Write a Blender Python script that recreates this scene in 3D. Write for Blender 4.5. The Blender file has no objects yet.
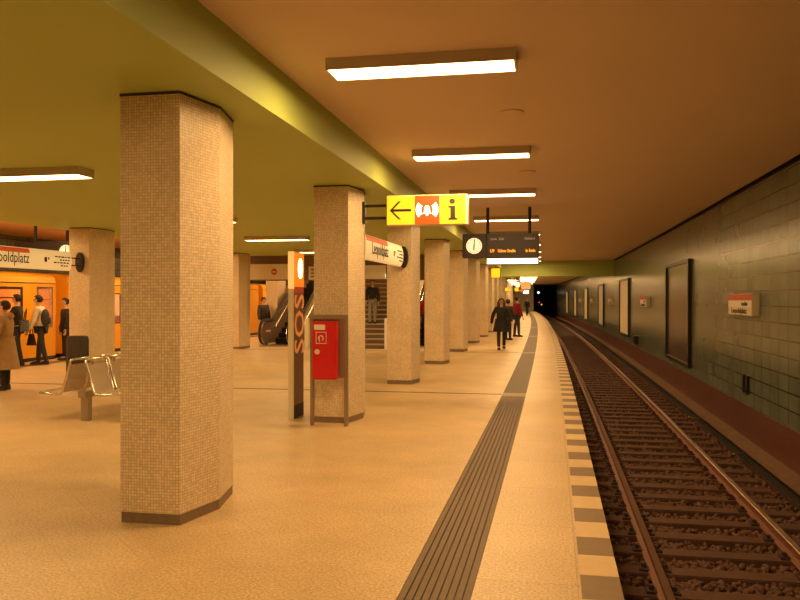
import bpy, bmesh, math, random
import numpy as np
from mathutils import Vector, Matrix

random.seed(7)
rng = np.random.default_rng(7)
C = bpy.context.scene.collection
SC = bpy.context.scene
PI = math.pi
R = math.radians

# ------------------------------------------------------------------ camera, world, exposure
YAW = math.atan(158.9 / 800.0)
cam_d = bpy.data.cameras.new('camera')
cam = bpy.data.objects.new('camera', cam_d)
C.objects.link(cam)
cam.location = (0, 0, 1.75)
cam.rotation_euler = (PI / 2 - math.atan(-1.1 / 800.0) * -1, 0, YAW)
cam_d.sensor_width = 36.0
cam_d.lens = 36.0
cam_d.clip_end = 400
SC.camera = cam

w = bpy.data.worlds.new('world')
SC.world = w
w.use_nodes = True
w.node_tree.nodes['Background'].inputs[0].default_value = (1.0, 0.55, 0.22, 1)
w.node_tree.nodes['Background'].inputs[1].default_value = 0.02

SC.view_settings.view_transform = 'Standard'
SC.view_settings.look = 'None'
SC.view_settings.gamma = 1.0
SC.view_settings.exposure = 0.0
SC.view_settings.use_curve_mapping = False
SC.cycles.max_bounces = 8
SC.cycles.diffuse_bounces = 5
SC.cycles.sample_clamp_indirect = 6

LAMP_COL = (1.0, 0.60, 0.24)      # warm fluorescent tubes
LAMP_POW = 55.0
HALL_POW = 36.0
LEFT_POW = 55.0

CA, SA = math.cos(YAW), math.sin(YAW)


def curve(y):                      # the whole station bends gently to the left
    return 0.00025 * max(0.0, y + 7.16) ** 2


def ground(px, py, z=0.0):         # picture point -> place at height z
    d = (1.75 - z) * 800.0 / (py - 298.9)
    u = (px - 400) / 800.0 * d
    return (u * CA - d * SA, u * SA + d * CA)


def along(px, Y):                  # picture column and distance -> x
    return Y * math.tan(math.atan((px - 400) / 800.0) - YAW)


# ------------------------------------------------------------------ materials
MATS = {}


def nodes_of(m):
    m.use_nodes = True
    nt = m.node_tree
    return nt, nt.nodes, nt.links, nt.nodes['Principled BSDF']


def mat(name, col, rough=0.5, metal=0.0, noise=0.0, nscale=8.0, bump=0.0, bscale=60.0, coat=0.0, spec=0.5):
    m = bpy.data.materials.new(name)
    nt, N, L, b = nodes_of(m)
    b.inputs['Base Color'].default_value = (*col, 1)
    b.inputs['Roughness'].default_value = rough
    b.inputs['Metallic'].default_value = metal
    b.inputs['Specular IOR Level'].default_value = spec
    b.inputs['Coat Weight'].default_value = coat
    tc = N.new('ShaderNodeTexCoord')
    if noise > 0:
        n = N.new('ShaderNodeTexNoise')
        n.inputs['Scale'].default_value = nscale
        n.inputs['Detail'].default_value = 4
        L.new(tc.outputs['Object'], n.inputs['Vector'])
        mx = N.new('ShaderNodeMix')
        mx.data_type = 'RGBA'
        mx.inputs['A'].default_value = (*[c * (1 - noise) for c in col], 1)
        mx.inputs['B'].default_value = (*[min(1, c * (1 + noise)) for c in col], 1)
        L.new(n.outputs['Fac'], mx.inputs['Factor'])
        L.new(mx.outputs['Result'], b.inputs['Base Color'])
    if bump > 0:
        n2 = N.new('ShaderNodeTexNoise')
        n2.inputs['Scale'].default_value = bscale
        L.new(tc.outputs['Object'], n2.inputs['Vector'])
        bp = N.new('ShaderNodeBump')
        bp.inputs['Strength'].default_value = bump
        bp.inputs['Distance'].default_value = 0.01
        L.new(n2.outputs['Fac'], bp.inputs['Height'])
        L.new(bp.outputs['Normal'], b.inputs['Normal'])
    MATS[name] = m
    return m


def emit(name, col, strength, base=(0.8, 0.8, 0.8)):
    m = bpy.data.materials.new(name)
    nt, N, L, b = nodes_of(m)
    b.inputs['Base Color'].default_value = (*base, 1)
    b.inputs['Emission Color'].default_value = (*col, 1)
    b.inputs['Emission Strength'].default_value = strength
    m.cycles.emission_sampling = 'NONE' if strength < 12 else 'AUTO'
    MATS[name] = m
    return m


def tile_mat(name, col, grout, w, h, mortar, rough, var=0.25, offset=0.0, rot=0.0, bump=0.4, use_uv=True,
             stain=0.15, stain_scale=1.5, speck=0.0, dist=0.003, tilt=0.0, spec=0.5):
    m = bpy.data.materials.new(name)
    nt, N, L, b = nodes_of(m)
    b.inputs['Roughness'].default_value = rough
    b.inputs['Specular IOR Level'].default_value = spec
    tc = N.new('ShaderNodeTexCoord')
    mp = N.new('ShaderNodeMapping')
    mp.inputs['Rotation'].default_value = (0, 0, rot)
    L.new(tc.outputs['UV' if use_uv else 'Object'], mp.inputs['Vector'])
    br = N.new('ShaderNodeTexBrick')
    br.offset = offset
    br.offset_frequency = 2
    br.squash = 1.0
    br.inputs['Scale'].default_value = 1.0
    br.inputs['Mortar Size'].default_value = mortar
    br.inputs['Mortar Smooth'].default_value = 0.1
    br.inputs['Bias'].default_value = 0.0
    br.inputs['Brick Width'].default_value = w
    br.inputs['Row Height'].default_value = h
    br.inputs['Color1'].default_value = (*[c * (1 - var) for c in col], 1)
    br.inputs['Color2'].default_value = (*[min(1, c * (1 + var)) for c in col], 1)
    br.inputs['Mortar'].default_value = (*grout, 1)
    L.new(mp.outputs['Vector'], br.inputs['Vector'])
    last = br.outputs['Color']
    n = N.new('ShaderNodeTexNoise')
    n.inputs['Scale'].default_value = stain_scale
    n.inputs['Detail'].default_value = 6
    n.inputs['Roughness'].default_value = 0.65
    L.new(tc.outputs['Object'], n.inputs['Vector'])
    rp = N.new('ShaderNodeMapRange')
    rp.inputs['From Min'].default_value = 0.3
    rp.inputs['From Max'].default_value = 0.7
    rp.inputs['To Min'].default_value = 1 - stain
    rp.inputs['To Max'].default_value = 1.0
    L.new(n.outputs['Fac'], rp.inputs['Value'])
    mx = N.new('ShaderNodeMix')
    mx.data_type = 'RGBA'
    mx.blend_type = 'MULTIPLY'
    mx.inputs['Factor'].default_value = 1.0
    L.new(last, mx.inputs['A'])
    L.new(rp.outputs['Result'], mx.inputs['B'])
    last = mx.outputs['Result']
    if speck > 0:
        n3 = N.new('ShaderNodeTexNoise')
        n3.inputs['Scale'].default_value = 55
        n3.inputs['Detail'].default_value = 3
        L.new(tc.outputs['Object'], n3.inputs['Vector'])
        r3 = N.new('ShaderNodeMapRange')
        r3.inputs['From Min'].default_value = 0.35
        r3.inputs['From Max'].default_value = 0.65
        r3.inputs['To Min'].default_value = 1 - speck
        r3.inputs['To Max'].default_value = 1 + speck
        L.new(n3.outputs['Fac'], r3.inputs['Value'])
        m3 = N.new('ShaderNodeMix')
        m3.data_type = 'RGBA'
        m3.blend_type = 'MULTIPLY'
        m3.inputs['Factor'].default_value = 1.0
        L.new(last, m3.inputs['A'])
        L.new(r3.outputs['Result'], m3.inputs['B'])
        last = m3.outputs['Result']
    L.new(last, b.inputs['Base Color'])
    MATS[name] = m
    if bump <= 0:
        return m
    bp = N.new('ShaderNodeBump')
    bp.inputs['Strength'].default_value = bump
    bp.inputs['Distance'].default_value = dist
    bp.invert = True
    h_out = br.outputs['Fac']
    if tilt > 0:                   # glazed tiles never sit quite flush
        n4 = N.new('ShaderNodeTexNoise')
        n4.inputs['Scale'].default_value = 9
        L.new(mp.outputs['Vector'], n4.inputs['Vector'])
        ad = N.new('ShaderNodeMath')
        ad.operation = 'MULTIPLY_ADD'
        ad.inputs[1].default_value = tilt
        L.new(n4.outputs['Fac'], ad.inputs[0])
        L.new(br.outputs['Fac'], ad.inputs[2])
        h_out = ad.outputs[0]
    L.new(h_out, bp.inputs['Height'])
    L.new(bp.outputs['Normal'], b.inputs['Normal'])
    MATS[name] = m
    return m


floor_m = tile_mat('stone floor', (0.64, 0.47, 0.255), (0.52, 0.37, 0.19), 0.45, 0.45, 0.0025, 0.42, var=0.02, offset=0.5,
                   rot=R(45), bump=0.15, stain=0.24, stain_scale=1.1, speck=0.26)
slab_m = tile_mat('platform slab', (0.66, 0.49, 0.27), (0.5, 0.36, 0.19), 0.62, 1.25, 0.004, 0.42, var=0.04, bump=0.15,
                  stain=0.16, stain_scale=0.8, speck=0.24)
mosaic_m = tile_mat('mosaic', (0.86, 0.71, 0.49), (0.40, 0.29, 0.17), 0.0232, 0.0232, 0.0013, 0.35, var=0.13, bump=0.35,
                    stain=0.12, stain_scale=2.2)
wall_m = tile_mat('glazed green tile', (0.15, 0.19, 0.145), (0.05, 0.036, 0.02), 0.256, 0.512, 0.011, 0.24, var=0.10,
                  bump=0.0, stain=0.25, stain_scale=0.8)
base_m = tile_mat('red brown tile', (0.145, 0.052, 0.038), (0.19, 0.10, 0.07), 0.25, 0.256, 0.003, 0.35, var=0.07, bump=0.3,
                  stain=0.3, stain_scale=1.2)
skirt_m = mat('skirting stone', (0.23, 0.16, 0.105), 0.5, noise=0.25, nscale=30)
ceil_m = mat('ceiling plaster', (0.74, 0.58, 0.43), 0.8, noise=0.04, nscale=0.7)
green_m = mat('yellow green paint', (0.41, 0.50, 0.13), 0.6, noise=0.04, nscale=0.8)
grate_m = mat('ribbed strip', (0.14, 0.095, 0.055), 0.6, noise=0.25, nscale=20)
grate_pad_m = mat('ribbed strip pad', (0.33, 0.26, 0.16), 0.6, noise=0.1, nscale=20)
stripe_l = mat('edge light', (0.68, 0.51, 0.29), 0.5, noise=0.12, nscale=9)
stripe_d = mat('edge dark', (0.24, 0.17, 0.10), 0.55, noise=0.15, nscale=9)
shade_m = mat('shaded recess concrete', (0.03, 0.018, 0.013), 0.9, noise=0.3, nscale=3)  # shade under the wall ledge and platform edge, put into the colour
black_m = mat('black', (0.012, 0.010, 0.010), 0.6)
slot_m = mat('joint rubber', (0.06, 0.045, 0.03), 0.7)
trough_m = mat('trough concrete', (0.21, 0.12, 0.075), 0.8, noise=0.25, nscale=4)
sleeper_m = mat('sleeper concrete', (0.115, 0.055, 0.035), 0.85, noise=0.3, nscale=9, bump=0.3)
stone_m = mat('ballast stone', (0.15, 0.075, 0.047), 0.9, noise=0.6, nscale=14)
bed_m = mat('ballast bed', (0.06, 0.03, 0.02), 0.95, noise=0.6, nscale=22, bump=1.0, bscale=26)
rust_m = mat('rail rust', (0.22, 0.085, 0.045), 0.65, noise=0.3, nscale=15)
railtop_m = mat('rail head', (0.42, 0.27, 0.19), 0.32, metal=0.9)
clip_m = mat('clip iron', (0.065, 0.035, 0.025), 0.7, metal=0.2)
housing_m = mat('lamp housing', (0.55, 0.47, 0.36), 0.6)
lamp_m = emit('lamp tube warm', LAMP_COL, 11.9)
hall_lamp_m = emit('lamp tube hall', LAMP_COL, 11.9)
left_lamp_m = emit('lamp tube left', LAMP_COL, 11.9)
far_lamp_m = emit('lamp tube far', LAMP_COL, LAMP_POW)
GLOW = {'lamp tube warm': LAMP_POW, 'lamp tube hall': HALL_POW, 'lamp tube left': LEFT_POW, 'stair lamp tube': 70.0}
frame_m = mat('black frame', (0.02, 0.016, 0.014), 0.35)
dk_steel = mat('dark steel', (0.035, 0.027, 0.022), 0.45, metal=0.3)
chrome = mat('chrome', (0.72, 0.68, 0.62), 0.18, metal=1.0)
steel = mat('brushed steel', (0.50, 0.44, 0.38), 0.38, metal=0.9)
bronze = mat('brown steel', (0.36, 0.28, 0.20), 0.42, metal=0.6)
cream = mat('cream enamel', (0.74, 0.66, 0.48), 0.4)
white_m = mat('white enamel', (0.86, 0.82, 0.74), 0.35)
ink = mat('ink', (0.02, 0.016, 0.014), 0.6)
red_m = mat('red enamel', (0.66, 0.012, 0.016), 0.35, coat=0.3)
red2_m = mat('sign red', (0.58, 0.07, 0.04), 0.45)
sheet_m = mat('blank poster paper', (0.92, 0.82, 0.62), 0.5, noise=0.04, nscale=2)
sheet_d = mat('dark glossy poster', (0.10, 0.075, 0.07), 0.24, noise=0.1, nscale=1)
brown_m = mat('brown panel', (0.17, 0.095, 0.065), 0.5, noise=0.1, nscale=3)
orange_m = mat('train orange', (0.95, 0.42, 0.018), 0.32, coat=0.4, noise=0.04, nscale=3)
rubber = mat('rubber', (0.02, 0.018, 0.016), 0.7)
glass_m = mat('train glass', (0.8, 0.8, 0.8), 0.05)
MATS['train glass'].node_tree.nodes['Principled BSDF'].inputs['Transmission Weight'].default_value = 0.9
MATS['train glass'].node_tree.nodes['Principled BSDF'].inputs['IOR'].default_value = 1.05
mesh_m = mat('wire seat', (0.72, 0.62, 0.48), 0.4, metal=0.5)
nt, N, L, b = nodes_of(mesh_m)
tc = N.new('ShaderNodeTexCoord')
br = N.new('ShaderNodeTexBrick')
br.offset = 0.0
br.inputs['Scale'].default_value = 1.0
br.inputs['Brick Width'].default_value = 0.02
br.inputs['Row Height'].default_value = 0.02
br.inputs['Mortar Size'].default_value = 0.0038
L.new(tc.outputs['UV'], br.inputs['Vector'])
L.new(br.outputs['Fac'], b.inputs['Alpha'])
bin_m = mat('bin plastic', (0.045, 0.040, 0.036), 0.5)
step_m = mat('stair tread', (0.42, 0.33, 0.22), 0.6, noise=0.2, nscale=6)
riser_m = mat('stair riser', (0.16, 0.10, 0.07), 0.7)


# ------------------------------------------------------------------ geometry helpers
class MB:
    def __init__(self):
        self.v, self.f, self.m, self.uv = [], [], [], []

    def add(self, vs, fs, mi=0, uvs=None):
        o = len(self.v)
        self.v += [tuple(p) for p in vs]
        for k, f in enumerate(fs):
            self.f.append(tuple(i + o for i in f))
            self.m.append(mi[k] if isinstance(mi, (list, tuple)) else mi)
            self.uv.append(uvs[k] if uvs else None)

    def box(self, x0, x1, y0, y1, z0, z1, mi=0, M=None):
        vs = [Vector(p) for p in ((x0, y0, z0), (x1, y0, z0), (x1, y1, z0), (x0, y1, z0),
                                  (x0, y0, z1), (x1, y0, z1), (x1, y1, z1), (x0, y1, z1))]
        if M:
            vs = [M @ p for p in vs]
        self.add(vs, [(0, 3, 2, 1), (4, 5, 6, 7), (0, 1, 5, 4), (1, 2, 6, 5), (2, 3, 7, 6), (3, 0, 4, 7)], mi)
        return self

    def prism(self, poly, z0, z1, mi=0, M=None, top_scale=1.0):
        # poly: (x, y) counter-clockwise, uv runs round the outside in metres
        n = len(poly)
        vs = [Vector((x, y, z0)) for x, y in poly] + [Vector((x * top_scale, y * top_scale, z1)) for x, y in poly]
        if M:
            vs = [M @ p for p in vs]
        fs, uvs, s = [], [], 0.0
        for i in range(n):
            j = (i + 1) % n
            e = math.hypot(poly[j][0] - poly[i][0], poly[j][1] - poly[i][1])
            fs.append((i, j, n + j, n + i))
            uvs.append([(s, z0), (s + e, z0), (s + e, z1), (s, z1)])
            s += e
        fs += [tuple(range(n - 1, -1, -1)), tuple(range(n, 2 * n))]
        uvs += [[(0, 0)] * n, [(0, 0)] * n]
        self.add(vs, fs, mi, uvs)
        return self

    def plate(self, poly, y0, y1, mi=0, M=None):
        # poly in (x, z), standing plate between y0 and y1
        T = Matrix(((1, 0, 0, 0), (0, 0, 1, 0), (0, 1, 0, 0), (0, 0, 0, 1)))
        TT = (M @ T) if M else T
        a = sum(poly[i][0] * poly[(i + 1) % len(poly)][1] - poly[(i + 1) % len(poly)][0] * poly[i][1] for i in range(len(poly)))
        if a > 0:
            poly = poly[::-1]
        return self.prism(poly, y0, y1, mi, TT)

    def tube(self, path, r, n=8, mi=0, closed=False):
        path = [Vector(p) for p in path]
        k = len(path)
        rings = []
        up = None
        for i, p in enumerate(path):
            a = path[i - 1] if (i > 0 or closed) else p
            b = path[(i + 1) % k] if (i < k - 1 or closed) else p
            t = (b - a).normalized()
            if up is None:
                up = Vector((0, 0, 1)) if abs(t.z) < 0.9 else Vector((1, 0, 0))
            s = t.cross(up)
            if s.length < 1e-4:
                s = t.cross(Vector((0, 1, 0)))
            s.normalize()
            up = s.cross(t).normalized()
            rr = r[i] if isinstance(r, (list, tuple)) else r
            rings.append([p + (s * math.cos(q * 2 * PI / n) + up * math.sin(q * 2 * PI / n)) * rr for q in range(n)])
        vs = [p for ring in rings for p in ring]
        fs = []
        for i in range(k if closed else k - 1):
            j = (i + 1) % k
            for q in range(n):
                q2 = (q + 1) % n
                fs.append((i * n + q, i * n + q2, j * n + q2, j * n + q))
        if not closed:
            fs += [tuple(range(n - 1, -1, -1)), tuple((k - 1) * n + q for q in range(n))]
        self.add(vs, fs, mi)
        return self

    def ball(self, c, rx, ry, rz, nu=14, nv=9, mi=0, keep=None):
        vs, fs = [], []
        for i in range(nv + 1):
            th = PI * i / nv
            for j in range(nu):
                ph = 2 * PI * j / nu
                vs.append((c[0] + rx * math.sin(th) * math.cos(ph), c[1] + ry * math.sin(th) * math.sin(ph), c[2] + rz * math.cos(th)))
        for i in range(nv):
            for j in range(nu):
                j2 = (j + 1) % nu
                q = (i * nu + j, (i + 1) * nu + j, (i + 1) * nu + j2, i * nu + j2)
                if keep is None or keep(sum((Vector(vs[x]) for x in q), Vector()) / 4):
                    fs.append(q)
        self.add(vs, fs, mi)
        return self

    def build(self, name, mats, parent=None, smooth=False, bevel=0.0, loc=None):
        me = bpy.data.meshes.new(name)
        me.from_pydata(self.v, [], self.f)
        if not isinstance(mats, (list, tuple)):
            mats = [mats]
        for m in mats:
            me.materials.append(m)
        if any(self.m):
            me.polygons.foreach_set('material_index', self.m)
        if any(u is not None for u in self.uv):
            ul = me.uv_layers.new(name='UVMap')
            for p, u in zip(me.polygons, self.uv):
                if u is not None:
                    for li, t in zip(p.loop_indices, u):
                        ul.data[li].uv = t
        if bevel > 0:
            bm = bmesh.new()
            bm.from_mesh(me)
            bmesh.ops.remove_doubles(bm, verts=bm.verts, dist=1e-5)
            bmesh.ops.bevel(bm, geom=[e for e in bm.edges if e.is_manifold and e.calc_face_angle(0) > 0.5],
                            offset=bevel, segments=2, affect='EDGES', clamp_overlap=True)
            bm.to_mesh(me)
            bm.free()
        if smooth:
            me.polygons.foreach_set('use_smooth', [True] * len(me.polygons))
        me.update()
        o = bpy.data.objects.new(name, me)
        C.objects.link(o)
        if parent:
            o.parent = parent
        if loc:
            o.location = loc
        return o


def rrect(x0, x1, z0, z1, r, n=5):
    pts = []
    for cx, cz, a in ((x1 - r, z1 - r, 0), (x0 + r, z1 - r, 90), (x0 + r, z0 + r, 180), (x1 - r, z0 + r, 270)):
        for i in range(n + 1):
            t = R(a + 90 * i / n)
            pts.append((cx + r * math.cos(t), cz + r * math.sin(t)))
    return pts


def ellipse(cx, cz, rx, rz, n=24):
    return [(cx + rx * math.cos(2 * PI * i / n), cz + rz * math.sin(2 * PI * i / n)) for i in range(n)]


def sector(cx, cz, r0, r1, a0, a1, n=8):
    o = [(cx + r1 * math.cos(R(a0 + (a1 - a0) * i / n)), cz + r1 * math.sin(R(a0 + (a1 - a0) * i / n))) for i in range(n + 1)]
    i_ = [(cx + r0 * math.cos(R(a1 + (a0 - a1) * i / n)), cz + r0 * math.sin(R(a1 + (a0 - a1) * i / n))) for i in range(n + 1)]
    return o + i_


def thing(name, label, cat, loc=(0, 0, 0), rotz=0.0, group=None):
    o = bpy.data.objects.new(name, None)
    o.empty_display_size = 0.2
    C.objects.link(o)
    o.location = loc
    o.rotation_euler = (0, 0, rotz)
    return tag(o, label, cat, group)


def tag(o, label, cat, group=None):
    o['label'] = label
    o['category'] = cat
    o['kind'] = 'thing'
    if group:
        o['group'] = group
    return o


def struct(o, label=None, cat=None):
    o['kind'] = 'structure'
    if label:
        o['label'] = label
    if cat:
        o['category'] = cat
    return o


def copy_tree(o, parent=None):
    c = o.copy()
    C.objects.link(c)
    if parent:
        c.parent = parent
    for ch in list(o.children):
        copy_tree(ch, c)
    return c


def text_mesh(s, size, m, parent, M, name='lettering', align='CENTER', extrude=0.002, sx=1.0, bold=0.0):
    cu = bpy.data.curves.new('t', 'FONT')
    cu.body = s
    cu.size = size
    cu.align_x = align
    cu.align_y = 'CENTER'
    cu.extrude = extrude
    cu.offset = bold
    cu.resolution_u = 2
    t = bpy.data.objects.new('t', cu)
    C.objects.link(t)
    dg = bpy.context.evaluated_depsgraph_get()
    dg.update()
    me = bpy.data.meshes.new_from_object(t.evaluated_get(dg))
    bpy.data.objects.remove(t)
    me.transform(M @ Matrix.Diagonal((sx, 1, 1, 1)))
    me.materials.clear()
    me.materials.append(m)
    o = bpy.data.objects.new(name, me)
    C.objects.link(o)
    o.parent = parent
    return o


# text standing upright, read from -y / from +x / from -x
def face_y(x, y, z):
    return Matrix.Translation((x, y, z)) @ Matrix.Rotation(PI / 2, 4, 'X')


def face_px(x, y, z):
    return Matrix.Translation((x, y, z)) @ Matrix.Rotation(PI / 2, 4, 'Z') @ Matrix.Rotation(PI / 2, 4, 'X')


def face_mx(x, y, z):
    return Matrix.Translation((x, y, z)) @ Matrix.Rotation(-PI / 2, 4, 'Z') @ Matrix.Rotation(PI / 2, 4, 'X')


def ys_of(y0, y1, step=2.0):
    n = max(1, int(math.ceil((y1 - y0) / step)))
    return [y0 + (y1 - y0) * i / n for i in range(n + 1)]


def sweep_into(mb, prof, ys, mi=0, closed=False, mis=None):
    n = len(prof)
    s = [0.0]
    for i in range(1, n + (1 if closed else 0)):
        a, b = prof[i - 1], prof[i % n]
        s.append(s[-1] + math.hypot(b[0] - a[0], b[1] - a[1]))
    vs, fs, uvs, ms = [], [], [], []
    for y in ys:
        c = curve(y)
        vs += [(p[0] - c, y, p[1]) for p in prof]
    for k in range(len(ys) - 1):
        for i in range(n if closed else n - 1):
            j = (i + 1) % n
            fs.append((k * n + i, k * n + j, (k + 1) * n + j, (k + 1) * n + i))
            uvs.append([(s[i], ys[k]), (s[i + 1], ys[k]), (s[i + 1], ys[k + 1]), (s[i], ys[k + 1])])
            ms.append(mis[i] if mis else mi)
    if closed:
        fs += [tuple(range(n - 1, -1, -1)), tuple((len(ys) - 1) * n + i for i in range(n))]
        uvs += [None, None]
        ms += [mi, mi]
    mb.add(vs, fs, ms, [u if u else [(0, 0)] * n for u in uvs])
    return mb


def sweep(name, prof, ys, m, closed=False, parent=None, smooth=False, mis=None):
    return sweep_into(MB(), prof, ys, 0, closed, mis).build(name, m, parent, smooth)


ORD = ['nearest', 'second', 'third', 'fourth', 'fifth', 'sixth', 'seventh', 'eighth', 'ninth', 'tenth', 'eleventh',
       'twelfth', 'thirteenth', 'fourteenth', 'fifteenth', 'sixteenth', 'seventeenth', 'eighteenth', 'nineteenth', 'twentieth']

# ================================================================== THE SETTING
Y0, Y1 = -7.0, 115.0
YS = ys_of(Y0, Y1)
EDGE_R, EDGE_L = 0.41, -14.40
GR0, GR1 = -0.895, -0.470
CEIL_Z, HALL_Z, LOW_Z = 3.78, 3.355, 2.95
HALL_R, HALL_L = -2.375, -11.15
BEAM_Y = 43.2

mb = MB()
sweep_into(mb, [(EDGE_L, -1.2), (EDGE_L, 0), (GR0, 0)], YS, 0)
sweep_into(mb, [(GR0, 0), (GR0, -0.03), (GR1, -0.03), (GR1, 0)], YS, 0)
sweep_into(mb, [(GR1, 0), (0.17, 0)], YS, 1)
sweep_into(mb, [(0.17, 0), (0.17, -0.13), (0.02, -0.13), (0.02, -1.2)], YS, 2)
struct(mb.build('floor', [floor_m, slab_m, shade_m]), 'beige stone platform floor between the two tracks', 'floor')

# ribbed guidance strip let into the floor, broken by plain pads at the cross joints
prof = []
nr = 9
for i in range(nr):
    a = GR0 + (GR1 - GR0) * i / nr
    b = GR0 + (GR1 - GR0) * (i + 1) / nr
    wv = b - a
    prof += [(a, -0.008), (a + wv * 0.25, -0.008), (a + wv * 0.3, 0.003), (a + wv * 0.95, 0.003)]
prof.append((GR1, -0.008))
JOINTS = [14.75, 26.3, 38.0, 49.6]
mb = MB()
st = Y0
for j in JOINTS + [Y1]:
    sweep_into(mb, prof, ys_of(st, j - 0.22 if j != Y1 else Y1), 0)
    if j != Y1:
        sweep_into(mb, [(GR0, 0.001), (GR1, 0.001)], [j - 0.22, j + 0.22], 1)
    st = j + 0.22
struct(mb.build('trim_1', [grate_m, grate_pad_m]), 'dark ribbed guidance strip running along the platform', 'guidance strip')
mb = MB()
sweep_into(mb, [(-13.70, 0.004), (-13.28, 0.004)], YS, 0)
struct(mb.build('trim_2', [grate_m]), 'dark guidance strip along the platform edge by the orange train', 'guidance strip')

# platform edge blocks, light and dark by turns
mb = MB()
y = 5.20 - 0.415 * 30
k = 0
while y < Y1:
    if y > Y0 - 1:
        sweep_into(mb, [(0.17, 0.0), (EDGE_R, 0.0), (EDGE_R, -0.12), (0.17, -0.12)], [y + 0.002, y + 0.413], 0 if k % 2 == 0 else 1, closed=True)
    y += 0.415
    k += 1
struct(mb.build('trim_3', [stripe_l, stripe_d]), 'light and dark chequered edge of the platform above the track', 'platform edge')

# cross joints in the floor
mb = MB()
for j in JOINTS:
    c = curve(j)
    mb.box(-14.3 - c, GR0 - 0.02 - c, j - 0.045, j + 0.045, -0.01, 0.002, 0)
struct(mb.build('trim_4', slot_m), 'dark expansion joints running across the floor', 'floor joint')

# track bed (right), track pit (left)
struct(sweep('track_bed', [(0.02, -1.15), (3.60, -1.15)], YS, bed_m), 'dark gravel bed under the right hand track', 'track bed')
struct(sweep('track_pit', [(-17.2, -1.14), (EDGE_L, -1.14)], YS, bed_m), 'dark bed under the orange train', 'track bed')

# right wall
struct(sweep('wall_right', [(3.45, -0.16), (3.45, CEIL_Z - 0.06)], YS, wall_m), 'glazed grey green tile wall beyond the track', 'wall')
struct(sweep('baseboard_right', [(3.40, -1.16), (3.40, -0.87), (3.24, -0.87), (3.24, -0.765), (3.44, -0.755), (3.44, -0.16), (3.45, -0.16)], YS, [trough_m, base_m, shade_m],
             mis=[2, 2, 0, 0, 1, 1]), 'red brown tiled base with a concrete ledge along the track wall', 'wall base')
struct(sweep('trim_5', [(3.45, CEIL_Z - 0.06), (3.56, CEIL_Z - 0.06), (3.56, CEIL_Z + 0.05), (3.39, CEIL_Z + 0.05)], YS, black_m),
       'dark shadow gap between the tile wall and the ceiling', 'shadow gap')
struct(sweep('wall_left', [(-17.0, -1.2), (-17.0, CEIL_Z)], YS, wall_m), 'tile wall behind the orange train', 'wall')

# ceilings
YN = ys_of(Y0, Y1)
mb = MB()
sweep_into(mb, [(3.40, CEIL_Z), (HALL_R, CEIL_Z)], YN, 0)
sweep_into(mb, [(3.40, CEIL_Z), (3.40, CEIL_Z + 0.06)], YN, 0)
sweep_into(mb, [(HALL_L, CEIL_Z), (-17.0, CEIL_Z)], YN, 0)
struct(mb.build('ceiling', ceil_m), 'plain plaster ceiling above the track', 'ceiling')
SH0, SH1 = 28.9, 38.0              # stairwell opening
mb = MB()
sweep_into(mb, [(HALL_R, CEIL_Z), (HALL_R, HALL_Z)], YN, 0)
sweep_into(mb, [(HALL_L, HALL_Z), (HALL_L, CEIL_Z)], YN, 0)
sweep_into(mb, [(HALL_R, HALL_Z), (HALL_L, HALL_Z)], ys_of(Y0, SH0), 0)
sweep_into(mb, [(HALL_R, HALL_Z), (-3.55, HALL_Z)], ys_of(SH0, SH1), 0)
sweep_into(mb, [(-11.0, HALL_Z), (HALL_L, HALL_Z)], ys_of(SH0, SH1), 0)
sweep_into(mb, [(HALL_R, HALL_Z), (HALL_L, HALL_Z)], ys_of(SH1, Y1), 0)
cb = curve(BEAM_Y)
mb.box(-17.0 - cb, 3.45 - cb, BEAM_Y, BEAM_Y + 1.0, LOW_Z, CEIL_Z + 0.02)
struct(mb.build('ceiling_hall', green_m), 'yellow green lowered ceiling and beam over the pillars', 'ceiling')

# stairwell shaft above the opening
mb = MB()
cx = curve(32)
mb.box(-11.1 - cx, -11.0 - cx, SH0, SH1, HALL_Z, 6.2)
mb.box(-3.55 - cx, -3.45 - cx, SH0, SH1, HALL_Z, 6.2)
mb.box(-11.1 - cx, -3.45 - cx, SH0 - 0.1, SH0, HALL_Z, 6.2)
mb.box(-9.3 - cx, -3.45 - cx, SH1, SH1 + 0.1, 0, 6.2)
mb.box(-11.1 - cx, -3.45 - cx, SH0, SH1 + 2, 6.2, 6.3)
struct(mb.build('wall_stairwell', cream), 'plain walls of the stairwell above the stairs', 'wall')

# end wall of the platform hall and the tunnel beyond
c1 = curve(Y1)
mb = MB().box(-17.0 - c1, 0.2 - c1, Y1, Y1 + 0.3, -1.2, CEIL_Z)
struct(mb.build('wall_end', cream), 'pale wall at the far end of the platform', 'wall')
mb = MB()
sweep_into(mb, [(3.6, -1.2), (3.6, CEIL_Z), (0.0, CEIL_Z), (0.0, -1.2)], ys_of(Y1 + 0.02, Y1 + 60), 0)
cy = curve(Y1 + 60)
mb.box(-4.0 - cy, 5 - cy, Y1 + 60, Y1 + 60.3, -2, 4)
struct(mb.build('wall_tunnel', black_m), 'black tunnel mouth at the far end of the track', 'tunnel')

# ================================================================== PILLARS
HEX = [(-0.25, -0.523), (0.25, -0.523), (0.35, 0.0), (0.25, 0.523), (-0.25, 0.523), (-0.35, 0.0)]


def pillar(x, y, label, group, zt=HALL_Z, rot=0.0):
    t = thing('pillar', label, 'pillar', (x, y, 0), rot, group)
    MB().prism(HEX, 0.085, zt - 0.012, top_scale=1.0).build('shaft', mosaic_m, t)
    H2 = [(a * 0.985, b * 0.985) for a, b in HEX]
    MB().prism(H2, 0.0, 0.085).build('skirting', skirt_m, t)
    H3 = [(a * 1.012, b * 1.012) for a, b in HEX]
    MB().prism(H3, zt - 0.022, zt - 0.001).build('top_joint', slot_m, t)
    return t


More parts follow.
